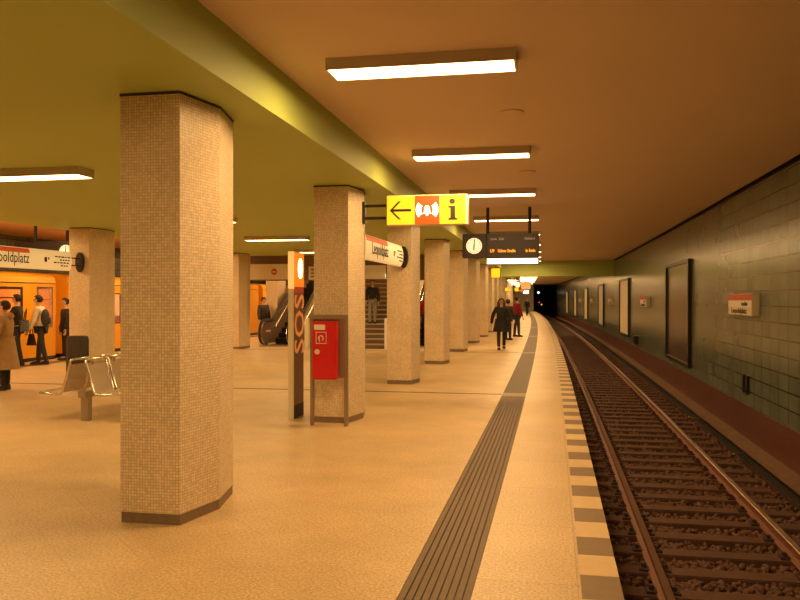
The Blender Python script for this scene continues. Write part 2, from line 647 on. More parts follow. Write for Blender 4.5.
pl = ['large mosaic pillar nearest the camera, standing in the left foreground',
      'mosaic pillar with the red hose cabinet in front of it',
      'mosaic pillar just behind the yellow information sign',
      'mosaic pillar fourth in the row along the track side, left of the clock display',
      'mosaic pillar fifth in the right hand row, below the clock display',
      'sixth mosaic pillar of the right hand row, far down the platform',
      'seventh mosaic pillar of the right hand row, beside the walking woman in black',
      'eighth mosaic pillar of the right hand row, under the small yellow lightbox']
for i, lb in enumerate(pl):
    Y = 6.24 + 5.17 * i
    pillar(-3.075 - curve(Y), Y, lb, 'pillars along the right hand platform', rot=0.0005 * (Y + 7.16))
for i in range(8, 21):
    Y = 6.24 + 5.17 * i
    pillar(-3.075 - curve(Y), Y, 'distant mosaic pillar beyond the green cross beam at the far end of the platform',
           'distant pillars beyond the cross beam', rot=0.0005 * (Y + 7.16))
pillar(-10.57, 16.75, 'mosaic pillar at left holding the station name sign, behind the dark bin', 'pillars along the left hand platform')
pillar(-11.17, 26.72, 'mosaic pillar at the left of the escalator, seen right of the foreground pillar', 'pillars along the left hand platform')
pillar(along(276, 31.6), 31.6, 'pale pillar seen through the opening beside the escalator', 'pillars along the left hand platform')


# ================================================================== CEILING LAMPS
def make_lamp(x, y, z, label, m, group, width=1.58, depth=0.34, rot=0.0):
    t = thing('ceiling_lamp', label, 'lamp', (x, y, z), rot, group)
    h = 0.10
    W, D = width / 2, depth / 2
    mbx = MB()
    mbx.box(-W, W, -D, D, -0.03, 0.0)
    mbx.box(-W, W, -D, -D + 0.012, -h, -0.03)
    mbx.box(-W, W, D - 0.012, D, -h, -0.03)
    mbx.box(-W, -W + 0.02, -D + 0.012, D - 0.012, -h, -0.03)
    mbx.box(W - 0.02, W, -D + 0.012, D - 0.012, -h, -0.03)
    mbx.build('housing', housing_m, t)
    MB().box(-W + 0.02, W - 0.02, -D + 0.012, D - 0.012, -h - 0.003, -h + 0.02).build('diffuser', m, t)
    if m.name not in GLOW:
        return t
    ld = bpy.data.lights.new('lamp_light', 'AREA')
    ld.shape = 'RECTANGLE'
    ld.size, ld.size_y = width - 0.05, depth - 0.03
    ld.color = LAMP_COL
    ld.energy = GLOW[m.name] * PI * ld.size * ld.size_y
    lo = bpy.data.objects.new('lamp_light', ld)
    C.objects.link(lo)
    lo.parent = t
    lo.location = (0, 0, -h - 0.006)
    return t


lampY = [6.67, 10.88, 15.0, 19.85, 24.4, 28.9, 33.4, 37.7, 41.6]  # the last one is an added lamp that brightens the cross beam
lab = ['large lit ceiling lamp nearest the camera, above the platform',
       'second lit ceiling lamp from the front over the platform edge',
       'third lit ceiling lamp from the front, above the yellow sign',
       'fourth lit ceiling lamp, seen behind the rods of the clock display',
       'fifth ceiling lamp, mostly hidden behind the clock display',
       'sixth ceiling lamp, its end peeking out beside the clock display',
       'seventh ceiling lamp down the platform, nearly hidden by the clock display',
       'eighth ceiling lamp, second to last before the green cross beam',
       'ninth ceiling lamp, added to brighten the green cross beam']
G = 'ceiling lamps over the right hand platform'
for i, Y in enumerate(lampY):
    make_lamp(-1.09 - curve(Y), Y, CEIL_Z, lab[i], lamp_m, G, width=1.59, rot=0.0005 * (Y + 7.16))
for Y in (2.3, -2.2):
    make_lamp(-1.085 - curve(Y), Y, CEIL_Z, 'ceiling lamp over the platform behind the camera', lamp_m, 'ceiling lamps behind the camera')
G = 'ceiling lamps of the green hall ceiling'
for (px, py, wdt, lb) in ((78, 166, 1.9, 'lit ceiling lamp at the far left under the green ceiling'),
                          (306, 235.5, 1.66, 'lit ceiling lamp on the green ceiling above the orange emergency post'),
                          (230.5, 216, 1.66, 'ceiling lamp almost hidden behind the foreground pillar')):
    X, Y = ground(px, py, HALL_Z)
    make_lamp(X - wdt / 2, Y + 0.17, HALL_Z, lb, hall_lamp_m, G, width=wdt)
X, Y = ground(330, 249, HALL_Z)
make_lamp(X - 0.4, Y + 0.17, HALL_Z, 'ceiling lamp over the stairs, left of the pillar with the red cabinet', hall_lamp_m, G, width=1.66)
make_lamp(-6.8, 3.8, HALL_Z, 'hall ceiling lamp beyond the left edge of the view', hall_lamp_m, G)
make_lamp(-7.2, 33.0, 6.2, 'lamp lighting the stairwell from above', emit('stair lamp tube', LAMP_COL, 11.9), G, width=2.5, depth=0.8)
for Y in (6.0, 10.5, 15.0, 19.5, 24.0, 28.5, 33.0, 38.0):
    make_lamp(-12.45 - curve(Y), Y, CEIL_Z, 'ceiling lamp over the left hand platform edge beside the train', left_lamp_m,
              'ceiling lamps over the left hand platform')
G = 'lamps beyond the green cross beam'
Y = 46.4
while Y < 112:
    make_lamp(-1.085 - curve(Y), Y, CEIL_Z, 'far ceiling lamp over the track side platform beyond the green cross beam', far_lamp_m, G, rot=0.0005 * (Y + 7.16))
    Y += 4.4
for Y in (66.0, 72.0, 78.0, 86.0):
    make_lamp(along(508.5, Y), Y, HALL_Z + 0.0, 'far lamp of the hall beyond the green cross beam, beside the small yellow lightbox', far_lamp_m,
              'hall lamps beyond the green cross beam')
# round loudspeaker covers in the ceiling
sp = MB()
t = None
for i, (px, py) in enumerate(((511, 112), (527, 171.5))):
    X, Y = ground(px, py, CEIL_Z)
    o = MB().prism(ellipse(0, 0, 0.13, 0.13), -0.012, 0.0).build('ceiling_speaker', ceil_m, None, loc=(X, Y, CEIL_Z))
    tag(o, ['flush round cover in the ceiling between the first and second lamps', 'flush round cover in the ceiling between the second and third lamps'][i],
        'speaker', 'round covers in the ceiling')

# ================================================================== TRACK
RZ = -0.90


def rail_prof(c):
    return [(c - 0.065, RZ - 0.15), (c + 0.065, RZ - 0.15), (c + 0.065, RZ - 0.138), (c + 0.012, RZ - 0.115), (c + 0.012, RZ - 0.045),
            (c + 0.036, RZ - 0.032), (c + 0.036, RZ - 0.006), (c + 0.030, RZ), (c - 0.030, RZ), (c - 0.036, RZ - 0.006), (c - 0.036, RZ - 0.032),
            (c - 0.012, RZ - 0.045), (c - 0.012, RZ - 0.115), (c - 0.065, RZ - 0.138)]


mis = [0] * 14
for q in (6, 7, 8):
    mis[q] = 1
RL, RR = 1.03, 2.56
for c, lb in ((RL, 'rusty steel rail nearer the platform edge'), (RR, 'rusty steel rail nearer the tiled wall')):
    t = sweep('rail', rail_prof(c), ys_of(2.0, Y1 + 30), [rust_m, railtop_m], closed=True, mis=mis)
    tag(t, lb, 'rail', 'rails of the right hand track')
# sleepers
proto = thing('sleeper', 'x', 'sleeper', (0, 0, 0))
MB().prism([(-1.33, -0.13), (1.33, -0.13), (1.33, 0.13), (-1.33, 0.13)], -0.20, 0.0).build('beam', sleeper_m, proto, bevel=0.012)
MC = (RL + RR) / 2
cl = []
for s in (-1, 1):
    for q in (-1, 1):
        xx = s * (RR - RL) / 2 + q * 0.105
        k = MB()
        k.box(xx - 0.05, xx + 0.05, -0.07, 0.07, 0, 0.025)
        k.prism([(xx + 0.025 * math.cos(a * PI / 3), 0.025 * math.sin(a * PI / 3)) for a in range(6)], 0.025, 0.065)
        k.build('rail_clip', clip_m, proto)
n = 0
Y = 7.97 - 0.65 * 4
seen = 0
while Y < 62:
    if n == 0:
        o = proto
    elif Y < 26:
        o = copy_tree(proto)
    else:
        o = proto.copy()
        C.objects.link(o)
        b = proto.children[0].copy()
        C.objects.link(b)
        b.parent = o
    o.location = (MC - curve(Y), Y, RZ - 0.15)
    o.rotation_euler = (0, 0, 0.0005 * (Y + 7.16))
    o['group'] = 'sleepers of the right hand track'
    if Y < 7.3:
        o['label'] = 'rust stained sleeper just below the bottom edge of the view'
    else:
        if seen < 20:
            o['label'] = ('rust stained sleeper nearest the camera at the bottom of the track' if seen == 0 else
                          '%s rust stained sleeper from the bottom of the visible track' % ORD[seen])
        else:
            o['label'] = 'distant rust stained sleeper where the track blurs together toward the tunnel'
        seen += 1
    Y += 0.65
    n += 1

# ballast: crushed stone lying loose between the sleepers
ico = bmesh.new()
bmesh.ops.create_icosphere(ico, subdivisions=1, radius=1.0)
iv = np.array([v.co[:] for v in ico.verts])
iF = np.array([[v.index for v in f.verts] for f in ico.faces])
ico.free()
ov = np.array([(1, 0, 0), (-1, 0, 0), (0, 1, 0), (0, -1, 0), (0, 0, 1), (0, 0, -1)], float)
oF = np.array([(0, 2, 4), (2, 1, 4), (1, 3, 4), (3, 0, 4), (2, 0, 5), (1, 2, 5), (3, 1, 5), (0, 3, 5)])


def scatter(y0, y1, n, base_v, base_f, smin, smax):
    lat = rng.uniform(0.06, 3.22, n)
    yy = rng.uniform(y0, y1, n)
    ph = np.mod(yy - 7.97 + 0.325, 0.65) - 0.325
    on = (np.abs(ph) < 0.135) & (lat > MC - 1.34) & (lat < MC + 1.34)
    keep = ~on | (rng.random(n) < 0.02)
    lat, yy = lat[keep], yy[keep]
    n = len(lat)
    s = rng.uniform(smin, smax, n)
    z = -1.135 + rng.uniform(0, 0.045, n)
    outer = (lat < MC - 1.34) | (lat > MC + 1.34)
    z[outer] += 0.02
    sc = s[:, None] * rng.uniform(0.7, 1.3, (n, 3))
    a = rng.uniform(0, 2 * PI, n)
    jit = 1 + rng.uniform(-0.28, 0.28, (n, len(base_v), 1))
    v = base_v[None] * jit * sc[:, None, :]
    ca, sa = np.cos(a)[:, None], np.sin(a)[:, None]
    vx = v[:, :, 0] * ca - v[:, :, 1] * sa
    vy = v[:, :, 0] * sa + v[:, :, 1] * ca
    cy = 0.00025 * (yy + 7.16) ** 2
    V = np.stack([vx + (lat - cy)[:, None], vy + yy[:, None], v[:, :, 2] + z[:, None]], -1).reshape(-1, 3)
    F = (base_f[None] + (np.arange(n) * len(base_v))[:, None, None]).reshape(-1, 3)
    return V, F


V1, F1 = scatter(5.0, 15.0, 13000, iv, iF, 0.020, 0.042)
V2, F2 = scatter(15.0, 34.0, 11000, ov, oF, 0.028, 0.055)
V = np.concatenate([V1, V2])
F = np.concatenate([F1, F2 + len(V1)])
me = bpy.data.meshes.new('ballast')
me.vertices.add(len(V))
me.vertices.foreach_set('co', V.ravel())
me.loops.add(len(F) * 3)
me.loops.foreach_set('vertex_index', F.ravel())
me.polygons.add(len(F))
me.polygons.foreach_set('loop_start', np.arange(len(F)) * 3)
me.update(calc_edges=True)
me.materials.append(stone_m)
o = bpy.data.objects.new('ballast', me)
C.objects.link(o)
o['kind'] = 'stuff'
o['label'] = 'loose brown crushed stone between the sleepers of the track'
o['category'] = 'ballast'
# litter in the ballast
for i, (px, py, l, a) in enumerate(((694, 418, 0.30, 0.5), (738, 455, 0.34, 0.9))):
    X, Y = ground(px, py, -1.03)
    M = Matrix.Translation((X, Y, -1.02)) @ Matrix.Rotation(a, 4, 'Z') @ Matrix.Rotation(R(10), 4, 'Y')
    k = MB()
    k.box(-l / 2, l / 2, -0.02, 0.02, -0.012, 0.012, M=M)
    o = k.build('wooden_offcut', mat('pale wood', (0.5, 0.34, 0.2), 0.8, noise=0.2), bevel=0.003)
    tag(o, ['pale wooden offcut lying on the ballast below the dark poster', 'pale wooden offcut lying on the ballast beside the ledge at right'][i], 'wood scrap')

# ================================================================== RIGHT WALL FITTINGS
WALLX = 3.45


def wall_spot(Y):
    # local x points along +y of the wall reading direction, built facing -x
    return (WALLX - curve(Y), Y)


def billboard(ya, yb, z0, z1, sheet, label):
    Y = (ya + yb) / 2
    ang = math.atan(0.0005 * (Y + 7.16))
    t = thing('billboard', label, 'billboard', (WALLX - curve(Y), Y, z0), ang, 'billboards on the track wall')
    L = (yb - ya) / 2
    H = z1 - z0
    f = MB()
    b, d = 0.09, 0.09
    f.box(-d, 0, -L, L, 0, b)
    f.box(-d, 0, -L, L, H - b, H)
    f.box(-d, 0, -L, -L + b, b, H - b)
    f.box(-d, 0, L - b, L, b, H - b)
    f.build('frame', frame_m, t)
    MB().box(-0.035, -0.004, -L + b, L - b, b, H - b).build('sheet', sheet, t)
    return t


billboard(21.0, 24.9, 0.02, 2.76, sheet_d, 'large dark glossy billboard in a black frame on the near part of the wall')
billboard(35.6, 39.6, 0.10, 2.66, sheet_m, 'pale blank billboard, second along the track wall beyond the dark one')
billboard(49.2, 53.0, 0.10, 2.66, sheet_m, 'pale billboard, third along the track wall')
billboard(63.2, 67.0, 0.10, 2.62, sheet_m, 'small looking pale billboard, fourth along the track wall')
billboard(77.0, 80.8, 0.10, 2.62, sheet_m, 'pale billboard, fifth along the track wall, near the tunnel')
billboard(91.0, 95.0, 0.10, 2.62, sheet_m, 'farthest pale billboard on the track wall beside the tunnel mouth')


def station_plate(Y, label):
    ang = math.atan(0.0005 * (Y + 7.16))
    t = thing('station_name_plate', label, 'station sign', (WALLX - curve(Y), Y, 1.65), ang, 'station name plates on the track wall')
    L = 0.90
    MB().box(-0.13, 0, -L, L, -0.19, 0.19).build('case', cream, t, bevel=0.008)
    MB().box(-0.134, -0.129, -L + 0.01, L - 0.01, 0.075, 0.182).build('red_band', red2_m, t)
    MB().box(-0.134, -0.129, -L + 0.01, L - 0.01, -0.045, 0.07).build('white_band', white_m, t)
    text_mesh('Leopoldplatz', 0.085, ink, t, face_mx(-0.136, -0.40, 0.012), bold=0.004)
    text_mesh('Leopoldplatz', 0.13, ink, t, face_mx(-0.132, 0.05, -0.115), sx=1.75, bold=0.004)
    return t


station_plate(15.35, 'red and cream station name plate nearest the camera on the tile wall')
station_plate(30.0, 'station name plate between the dark billboard and the first pale one')
station_plate(44.2, 'small station name plate between the second and third billboards')
station_plate(58.3, 'tiny far station name plate between the third and fourth billboards')
station_plate(71.8, 'farthest tiny station name plate between the fourth and fifth billboards')

# iron bracket and box low on the wall
Y = 15.35
t = thing('wall_bracket', 'small black iron bracket low on the green wall right of the dark billboard', 'bracket', (WALLX - curve(Y), Y, 0.05))
k = MB()
k.box(-0.05, 0, -0.20, -0.15, 0, 0.33)
k.box(-0.05, 0, 0.12, 0.17, 0, 0.33)
k.box(-0.03, 0, -0.15, 0.12, 0, 0.03)
k.build('channel', frame_m, t)
MB().prism(ellipse(0, 0, 0.012, 0.012, 8), 0.04, 0.09, M=Matrix.Translation((-0.05, 0, 0))).build('bolt', clip_m, t)
Y = 32.8
t = thing('junction_box', 'small black junction box low on the wall before the second billboard', 'junction box', (WALLX - curve(Y), Y, -0.02))
MB().box(-0.16, 0, -0.35, 0.35, 0, 0.32).build('case', frame_m, t, bevel=0.015)
MB().box(-0.175, -0.16, -0.31, 0.31, 0.03, 0.29).build('lid', dk_steel, t)

# ================================================================== SIGNS
yellow_e = emit('lightbox yellow', (1.0, 0.52, 0.012), 1.35, (0.3, 0.2, 0.01))
orange_e = emit('lightbox orange', (1.0, 0.10, 0.004), 0.8, (0.35, 0.04, 0.01))
whitebox_e = emit('lightbox white', (1.0, 0.80, 0.50), 1.5)
sill_e = emit('lightbox strip', (1.0, 0.82, 0.62), 2.4)
led_e = emit('led amber', (1.0, 0.32, 0.02), 1.6, (0.1, 0.05, 0.02))
led_w = emit('display lettering', (0.9, 0.55, 0.3), 0.35, (0.3, 0.25, 0.2))
clock_e = emit('clock face', (1.0, 0.72, 0.38), 1.1)
disp_m = mat('display case', (0.042, 0.024, 0.019), 0.4)

# --- yellow information sign on the second pillar
YS2 = 6.24 + 5.17
sx0 = along(387.5, YS2)
sx1 = along(468.5, YS2)
t = thing('direction_sign', 'yellow lit sign with arrow, orange emergency symbol and letter i on the second pillar', 'sign', (sx0, YS2, 2.81))
W = sx1 - sx0
H = 0.435
D = 0.16
MB().box(0, W, -D / 2 + 0.004, D / 2 - 0.004, 0, H).build('case', cream, t, bevel=0.006)
a1, a2 = 0.355 * W, 0.655 * W
f = -D / 2 - 0.003
MB().box(0.012, a1 - 0.006, f, f + 0.01, 0.012, H - 0.012).build('arrow_panel', yellow_e, t)
MB().box(a1, a2, f, f + 0.01, 0.012, H - 0.012).build('emergency_panel', orange_e, t)
MB().box(a2 + 0.008, W - 0.035, f, f + 0.01, 0.012, H - 0.012).build('information_panel', yellow_e, t)
zc = H / 2
k = MB()
k.plate([(0.05, zc), (0.18, zc + 0.13), (0.215, zc + 0.13), (0.105, zc + 0.018), (a1 - 0.055, zc + 0.018), (a1 - 0.055, zc - 0.018),
         (0.105, zc - 0.018), (0.215, zc - 0.13), (0.18, zc - 0.13)], f - 0.004, f - 0.001)
k.build('arrow', ink, t)
mx = (a1 + a2) / 2
k = MB()
for (r0, r1) in ((0.085, 0.115), (0.125, 0.165)):
    for a in (0, 180):
        k.plate(sector(mx, zc, r0, r1, a - 40, a + 40), f - 0.004, f - 0.001)
k.plate([(mx - 0.06, zc - 0.055), (mx + 0.06, zc - 0.055), (mx + 0.045, zc - 0.02), (mx + 0.04, zc + 0.03), (mx + 0.02, zc + 0.062),
         (mx - 0.02, zc + 0.062), (mx - 0.04, zc + 0.03), (mx - 0.045, zc - 0.02)], f - 0.004, f - 0.001)
k.plate(ellipse(mx, zc - 0.07, 0.02, 0.016, 10), f - 0.004, f - 0.001)
k.build('bell_symbol', emit('symbol white', (1, 0.9, 0.75), 1.3), t)
ix = (a2 + W - 0.03) / 2
k = MB()
k.plate(ellipse(ix - 0.005, zc + 0.115, 0.042, 0.038, 16), f - 0.004, f - 0.001)
k.plate([(ix - 0.06, zc - 0.15), (ix + 0.07, zc - 0.15), (ix + 0.07, zc - 0.13), (ix + 0.038, zc - 0.118), (ix + 0.038, zc + 0.05),
         (ix - 0.062, zc + 0.05), (ix - 0.062, zc + 0.03), (ix - 0.03, zc + 0.02), (ix - 0.03, zc - 0.118), (ix - 0.06, zc - 0.13)], f - 0.004, f - 0.001)
k.build('letter_i', ink, t)
px0 = -2.725 - curve(YS2) - sx0
for z in (0.12, 0.30):
    MB().tube([(px0, 0, z), (0.01, 0, z)], 0.022, 8).build('bracket_arm', dk_steel, t)
MB().box(px0 - 0.02, px0 + 0.03, -0.05, 0.05, 0.04, 0.36).build('mounting_plate', dk_steel, t)


# --- hanging train displays with clocks
def display(x0, x1, Y, zb, label, front, clock_side, light):
    t = thing('train_display', label, 'display', (x0, Y, zb), 0, 'hanging train displays')
    W = x1 - x0
    H = 0.54
    D = 0.22
    MB().box(0, W, -D / 2, D / 2, 0, H).build('case', disp_m, t, bevel=0.012)
    for xx in (0.33 * W, 0.88 * W):
        MB().tube([(xx, 0, H - 0.01), (xx, 0, CEIL_Z - zb)], 0.035, 10).build('hanging_rod', dk_steel, t)
    yf = -D / 2 - 0.002
    cxx = 0.155 * W if clock_side == 'left' else 0.9 * W
    M = Matrix.Translation((cxx, yf, H / 2))
    k = MB()
    k.plate(ellipse(0, 0, 0.175, 0.175, 32), -0.012, 0.0, M=M)
    cf = k.build('clock_face', clock_e, t)
    k = MB()
    for q in range(12):
        a = q * PI / 6
        Mq = M @ Matrix.Rotation(a, 4, 'Y')
        k.plate([(-0.007, 0.125), (0.007, 0.125), (0.007, 0.16), (-0.007, 0.16)], -0.015, -0.011, M=Mq)
    k.build('hour_marks', ink, cf)
    for nm, a, l, wd in (('minute_hand', 0.10, 0.14, 0.010), ('hour_hand', PI + 0.05, 0.10, 0.014)):
        k = MB()
        k.plate([(-wd, -0.03), (wd, -0.03), (wd, l), (-wd, l)], -0.019, -0.015, M=M @ Matrix.Rotation(a, 4, 'Y'))
        k.build(nm, ink, cf)
    if light:
        k = MB()
        k.box(0.31 * W, 0.325 * W, yf - 0.004, yf + 0.004, 0.02, H - 0.02)
        k.build('divider', black_m, t)
        text_mesh('Linie  Ziel', 0.075, led_w, t, face_y(0.37 * W, yf - 0.003, H * 0.77), align='LEFT')
        text_mesh('Abfahrt', 0.075, led_w, t, face_y(0.95 * W, yf - 0.003, H * 0.77), align='RIGHT')
        text_mesh('U9', 0.10, led_e, t, face_y(0.365 * W, yf - 0.003, H * 0.28), align='LEFT', bold=0.003, sx=0.8)
        text_mesh('Osloer Straße', 0.095, led_e, t, face_y(0.465 * W, yf - 0.003, H * 0.28), align='LEFT', sx=0.72, bold=0.003)
        text_mesh('in 5min', 0.095, led_e, t, face_y(0.955 * W, yf - 0.003, H * 0.28), align='RIGHT', sx=0.75, bold=0.003)
        k = MB()
        k.box(0.32 * W, W, -0.09, 0.09, -0.15, -0.002)
        bx = k.build('light_strip_case', disp_m, t)
        MB().box(0.325 * W, W - 0.02, -0.094, -0.088, -0.135, -0.015).build('light_strip', sill_e, bx)
    return t


Yd = 17.9
display(along(463, Yd), along(539, Yd), Yd, 2.66, 'dark hanging train display with a round clock over the platform edge', 0, 'left', True)
Yd = 17.5
display(along(17, Yd), along(74.5, Yd), Yd, 2.61, 'dark hanging display with a lit clock at the far left above the people', 0, 'right', False)


# --- lens shaped station name signs between pillars
def lens(rx, rz, n=12):
    pts = []
    for i in range(n):
        a = -PI / 2 + PI * i / n
        pts.append((rx * math.cos(a), rz * math.sin(a)))
    for i in range(n):
        a = PI / 2 + PI * i / n
        pts.append((rx * math.cos(a), rz * math.sin(a)))
    return pts


sign_e = emit('name sign glow', (1.0, 0.62, 0.24), 0.42, (0.85, 0.78, 0.6))
redsign_e = emit('name sign red', (1.0, 0.12, 0.02), 0.25, (0.62, 0.12, 0.05))


def name_sign(x, ya, yb, z, label):
    t = thing('station_name_sign', label, 'station sign', (x, yb, z), 0, 'lit station name signs between the pillars')
    L = yb - ya
    p = lens(0.075, 0.21)
    T = Matrix(((1, 0, 0, 0), (0, 0, 1, 0), (0, 1, 0, 0), (0, 0, 0, 1)))
    MB().prism(p[::-1], -L + 0.55, -0.46, M=T).build('body', sign_e, t, smooth=False)
    for yy in (-0.04, -L + 0.04):
        k = MB()
        k.prism([(a * 1.25, b * 1.06) for a, b in p[::-1]], yy - 0.035, yy + 0.035, M=T)
        k.build('end_plate', dk_steel, t)
    for zz in (-0.08, 0.08):
        MB().tube([(0, -0.48, zz), (0, -0.03, zz)], 0.014, 8).build('bracket_arm', dk_steel, t)
        MB().tube([(0, -L + 0.58, zz), (0, -L + 0.03, zz)], 0.014, 8).build('bracket_arm', dk_steel, t)
    # front shell graphics follow the curved face
    def shell(z0, z1, y0, y1, m, name, off=0.002):
        k = MB()
        n = 4
        vs = []
        for i in range(n + 1):
            zz = z0 + (z1 - z0) * i / n
            xx = 0.075 * math.sqrt(max(0, 1 - (zz / 0.21) ** 2)) + off
            vs += [(xx, y0, zz), (xx, y1, zz)]
        k.add(vs, [(2 * i, 2 * i + 1, 2 * i + 3, 2 * i + 2) for i in range(n)])
        return k.build(name, m, t)
    shell(0.10, 0.195, -L + 0.6, -1.85, redsign_e, 'red_band')
    text_mesh('Leopoldplatz', 0.30, ink, t, face_px(0.0785, -2.53, -0.01), sx=0.82, extrude=0.002)
    k = MB()
    for (zz, l) in ((0.075, 0.5), (0.01, 0.34), (-0.05, 0.55), (-0.11, 0.3)):
        xx = 0.075 * math.sqrt(1 - (zz / 0.21) ** 2) + 0.003
        yy = -0.54 - l
        while yy < -0.56:
            wl = random.uniform(0.05, 0.11)
            k.box(xx - 0.003, xx, yy, yy + wl, zz - 0.012, zz + 0.016)
            yy += wl + 0.03
    k.build('small_print', ink, t)
    k = MB()
    k.box(0.074, 0.0775, -1.40, -1.32, -0.05, 0.05)
    k.box(0.074, 0.0775, -1.28, -1.24, 0.0, 0.05)
    k.build('exit_mark', ink, t)
    return t


xs = along(404, 16.05)
name_sign(xs, 6.24 + 5.17 + 0.53, 6.24 + 10.34 - 0.523, 2.60, 'lit lens shaped station name sign behind the pillar with the red cabinet')
name_sign(-10.53, 11.6, 16.75 - 0.523, 2.57, 'lit cream station name sign at the far left beneath the hanging display')

# --- orange emergency post
X, Y = ground(292, 420)
X = along(292, 11.3)
t = thing('emergency_post', 'tall slim emergency post with glowing orange top and vertical lettering', 'emergency post', (along(293.6, 11.1), 11.1, 0))
L = 0.46
Wd = 0.085
MB().box(-Wd, 0, 0, L, 0, 2.44).build('body', cream, t, bevel=0.006)
grey_brown = mat('post brown', (0.22, 0.125, 0.08), 0.5)
k = MB().box(-0.001, 0.006, 0.02, L - 0.015, 0.20, 1.92).build('side_panel', grey_brown, t)
MB().box(-0.001, 0.007, 0.02, L - 0.015, 0.0, 0.20).build('base_panel', black_m, t)
MB().box(-0.001, 0.008, 0.02, L - 0.015, 1.84, 1.93).build('red_stripe', red2_m, t)
lp = MB().box(-0.0, 0.012, 0.02, L - 0.015, 1.93, 2.42).build('light_panel', emit('beacon orange', (1.0, 0.19, 0.004), 0.95, (0.6, 0.12, 0.02)), t)
k = MB()
k.prism(ellipse(0.27, 2.20, 0.10, 0.15, 20), 0.010, 0.018, M=Matrix(((0, 0, 1, 0), (1, 0, 0, 0), (0, 1, 0, 0), (0, 0, 0, 1))))
k.build('bulb_window', emit('beacon core', (1.0, 0.62, 0.2), 9.0), lp)
MB().box(-Wd, 0.002, -0.004, 0.03, 1.9, 2.44).build('front_light_edge', emit('beacon edge', (1.0, 0.38, 0.08), 0.8), lp)
text_mesh('SOS', 0.61, emit('sos lettering', (1.0, 0.3, 0.05), 0.25, (0.75, 0.4, 0.2)), t,
          face_px(0.009, 0.26, 1.38) @ Matrix.Rotation(PI / 2, 4, 'Z'), sx=0.85, bold=0.006)

# --- red hose cabinet in its stand
fx0, fx1 = along(312.3, 10.64), along(346.3, 10.64)
t = thing('hose_cabinet', 'red fire hose cabinet in a brown steel stand before the second pillar', 'fire cabinet', (fx0, 10.64, 0))
W = fx1 - fx0
for xx in (0, W):
    MB().box(xx - 0.024, xx + 0.024, -0.03, 0.03, 0, 1.53).build('post', bronze, t, bevel=0.005)
MB().box(0.024, W - 0.024, -0.03, 0.03, 1.47, 1.53).build('top_bar', bronze, t)
MB().box(0.024, W - 0.024, 0.02, 0.04, 0.66, 1.47).build('back_plate', bronze, t)
bx0, bx1 = 0.05, 0.385
bdy = MB().box(bx0, bx1, -0.16, 0.02, 0.65, 1.44).build('cabinet', red_m, t, bevel=0.008)
dr = MB().box(bx0 + 0.012, bx1 - 0.012, -0.172, -0.16, 0.665, 1.425).build('door', red_m, t, bevel=0.005)
MB().box(bx0 + 0.03, bx0 + 0.185, -0.176, -0.171, 1.33, 1.40).build('label_plate', white_m, dr)
k = MB()
sx, sz = bx0 + 0.055, 1.14
for (a, b, c_, d_) in ((0, 0.15, 0, 0.008), (0, 0.15, 0.152, 0.16), (0, 0.008, 0.008, 0.152), (0.142, 0.15, 0.008, 0.152)):
    k.box(sx + a, sx + b, -0.176, -0.171, sz + c_, sz + d_)
k.plate(sector(sx + 0.07, sz + 0.075, 0.028, 0.040, -60, 240, 12), -0.176, -0.171)
k.plate([(sx + 0.045, sz + 0.02), (sx + 0.057, sz + 0.02), (sx + 0.057, sz + 0.1), (sx + 0.045, sz + 0.1)], -0.176, -0.171)
k.build('hose_pictogram', white_m, dr)
k = MB()
k.plate(ellipse(bx0 + 0.075, 1.03, 0.036, 0.036, 18), -0.19, -0.171)
k.build('turn_lock', cream, dr)
k = MB()
for zz in (0.78, 1.30):
    k.tube([(bx1 - 0.012, -0.176, zz), (bx1 - 0.012, -0.176, zz + 0.08)], 0.008, 8)
k.build('hinges', red_m, dr)

# --- small far signs
def lightbox(px0, px1, py0, py1, Y, m, label, cat='lightbox', arm_to=None, rod_to=None, d=0.14):
    x0, x1 = along(px0, Y), along(px1, Y)
    dep = Y * CA - (x0 + x1) / 2 * SA
    z1 = 1.75 + (298.9 - py0) / 800 * dep
    z0 = 1.75 + (298.9 - py1) / 800 * dep
    t = thing('lightbox_sign', label, cat, (x0, Y, z0), 0, 'distant lit signs')
    MB().box(0, x1 - x0, -d / 2, d / 2, 0, z1 - z0).build('case', frame_m, t)
    MB().box(0.02, x1 - x0 - 0.02, -d / 2 - 0.006, -d / 2 + 0.002, 0.02, z1 - z0 - 0.02).build('lit_face', m, t)
    if rod_to:
        MB().tube([((x1 - x0) / 2, 0, z1 - z0), ((x1 - x0) / 2, 0, rod_to - z0)], 0.025, 6).build('hanging_rod', dk_steel, t)
    return t


lightbox(491, 500.5, 268, 278, 40.2, yellow_e, 'small yellow lightbox beside the far pillars, left of the cross beam', rod_to=CEIL_Z)
lightbox(493, 498.5, 281.5, 289, 48.5, whitebox_e, 'small white lightbox below the little yellow one', rod_to=CEIL_Z)
lightbox(515.5, 519.8, 282, 287.5, 57, whitebox_e, 'tiny white lightbox left of the amber far display', rod_to=CEIL_Z)
lightbox(520.5, 531, 282, 289.5, 58, emit('far amber', (1, 0.3, 0.02), 0.55), 'small amber train display far down the platform', cat='display', rod_to=CEIL_Z)
lightbox(504.5, 509, 287.5, 291.5, 62, yellow_e, 'tiny yellow lightbox far away between heads and lamps', rod_to=CEIL_Z)
lightbox(514.5, 519, 287.5, 291.5, 64, yellow_e, 'tiny yellow lightbox under the far white one', rod_to=CEIL_Z)
lightbox(516, 524, 289.6, 291.6, 70, redsign_e, 'thin red lit sign strip far above the platform', rod_to=CEIL_Z)
lightbox(523, 529, 290, 293.8, 75, sill_e, 'small bright white sign far above the platform end', rod_to=CEIL_Z)


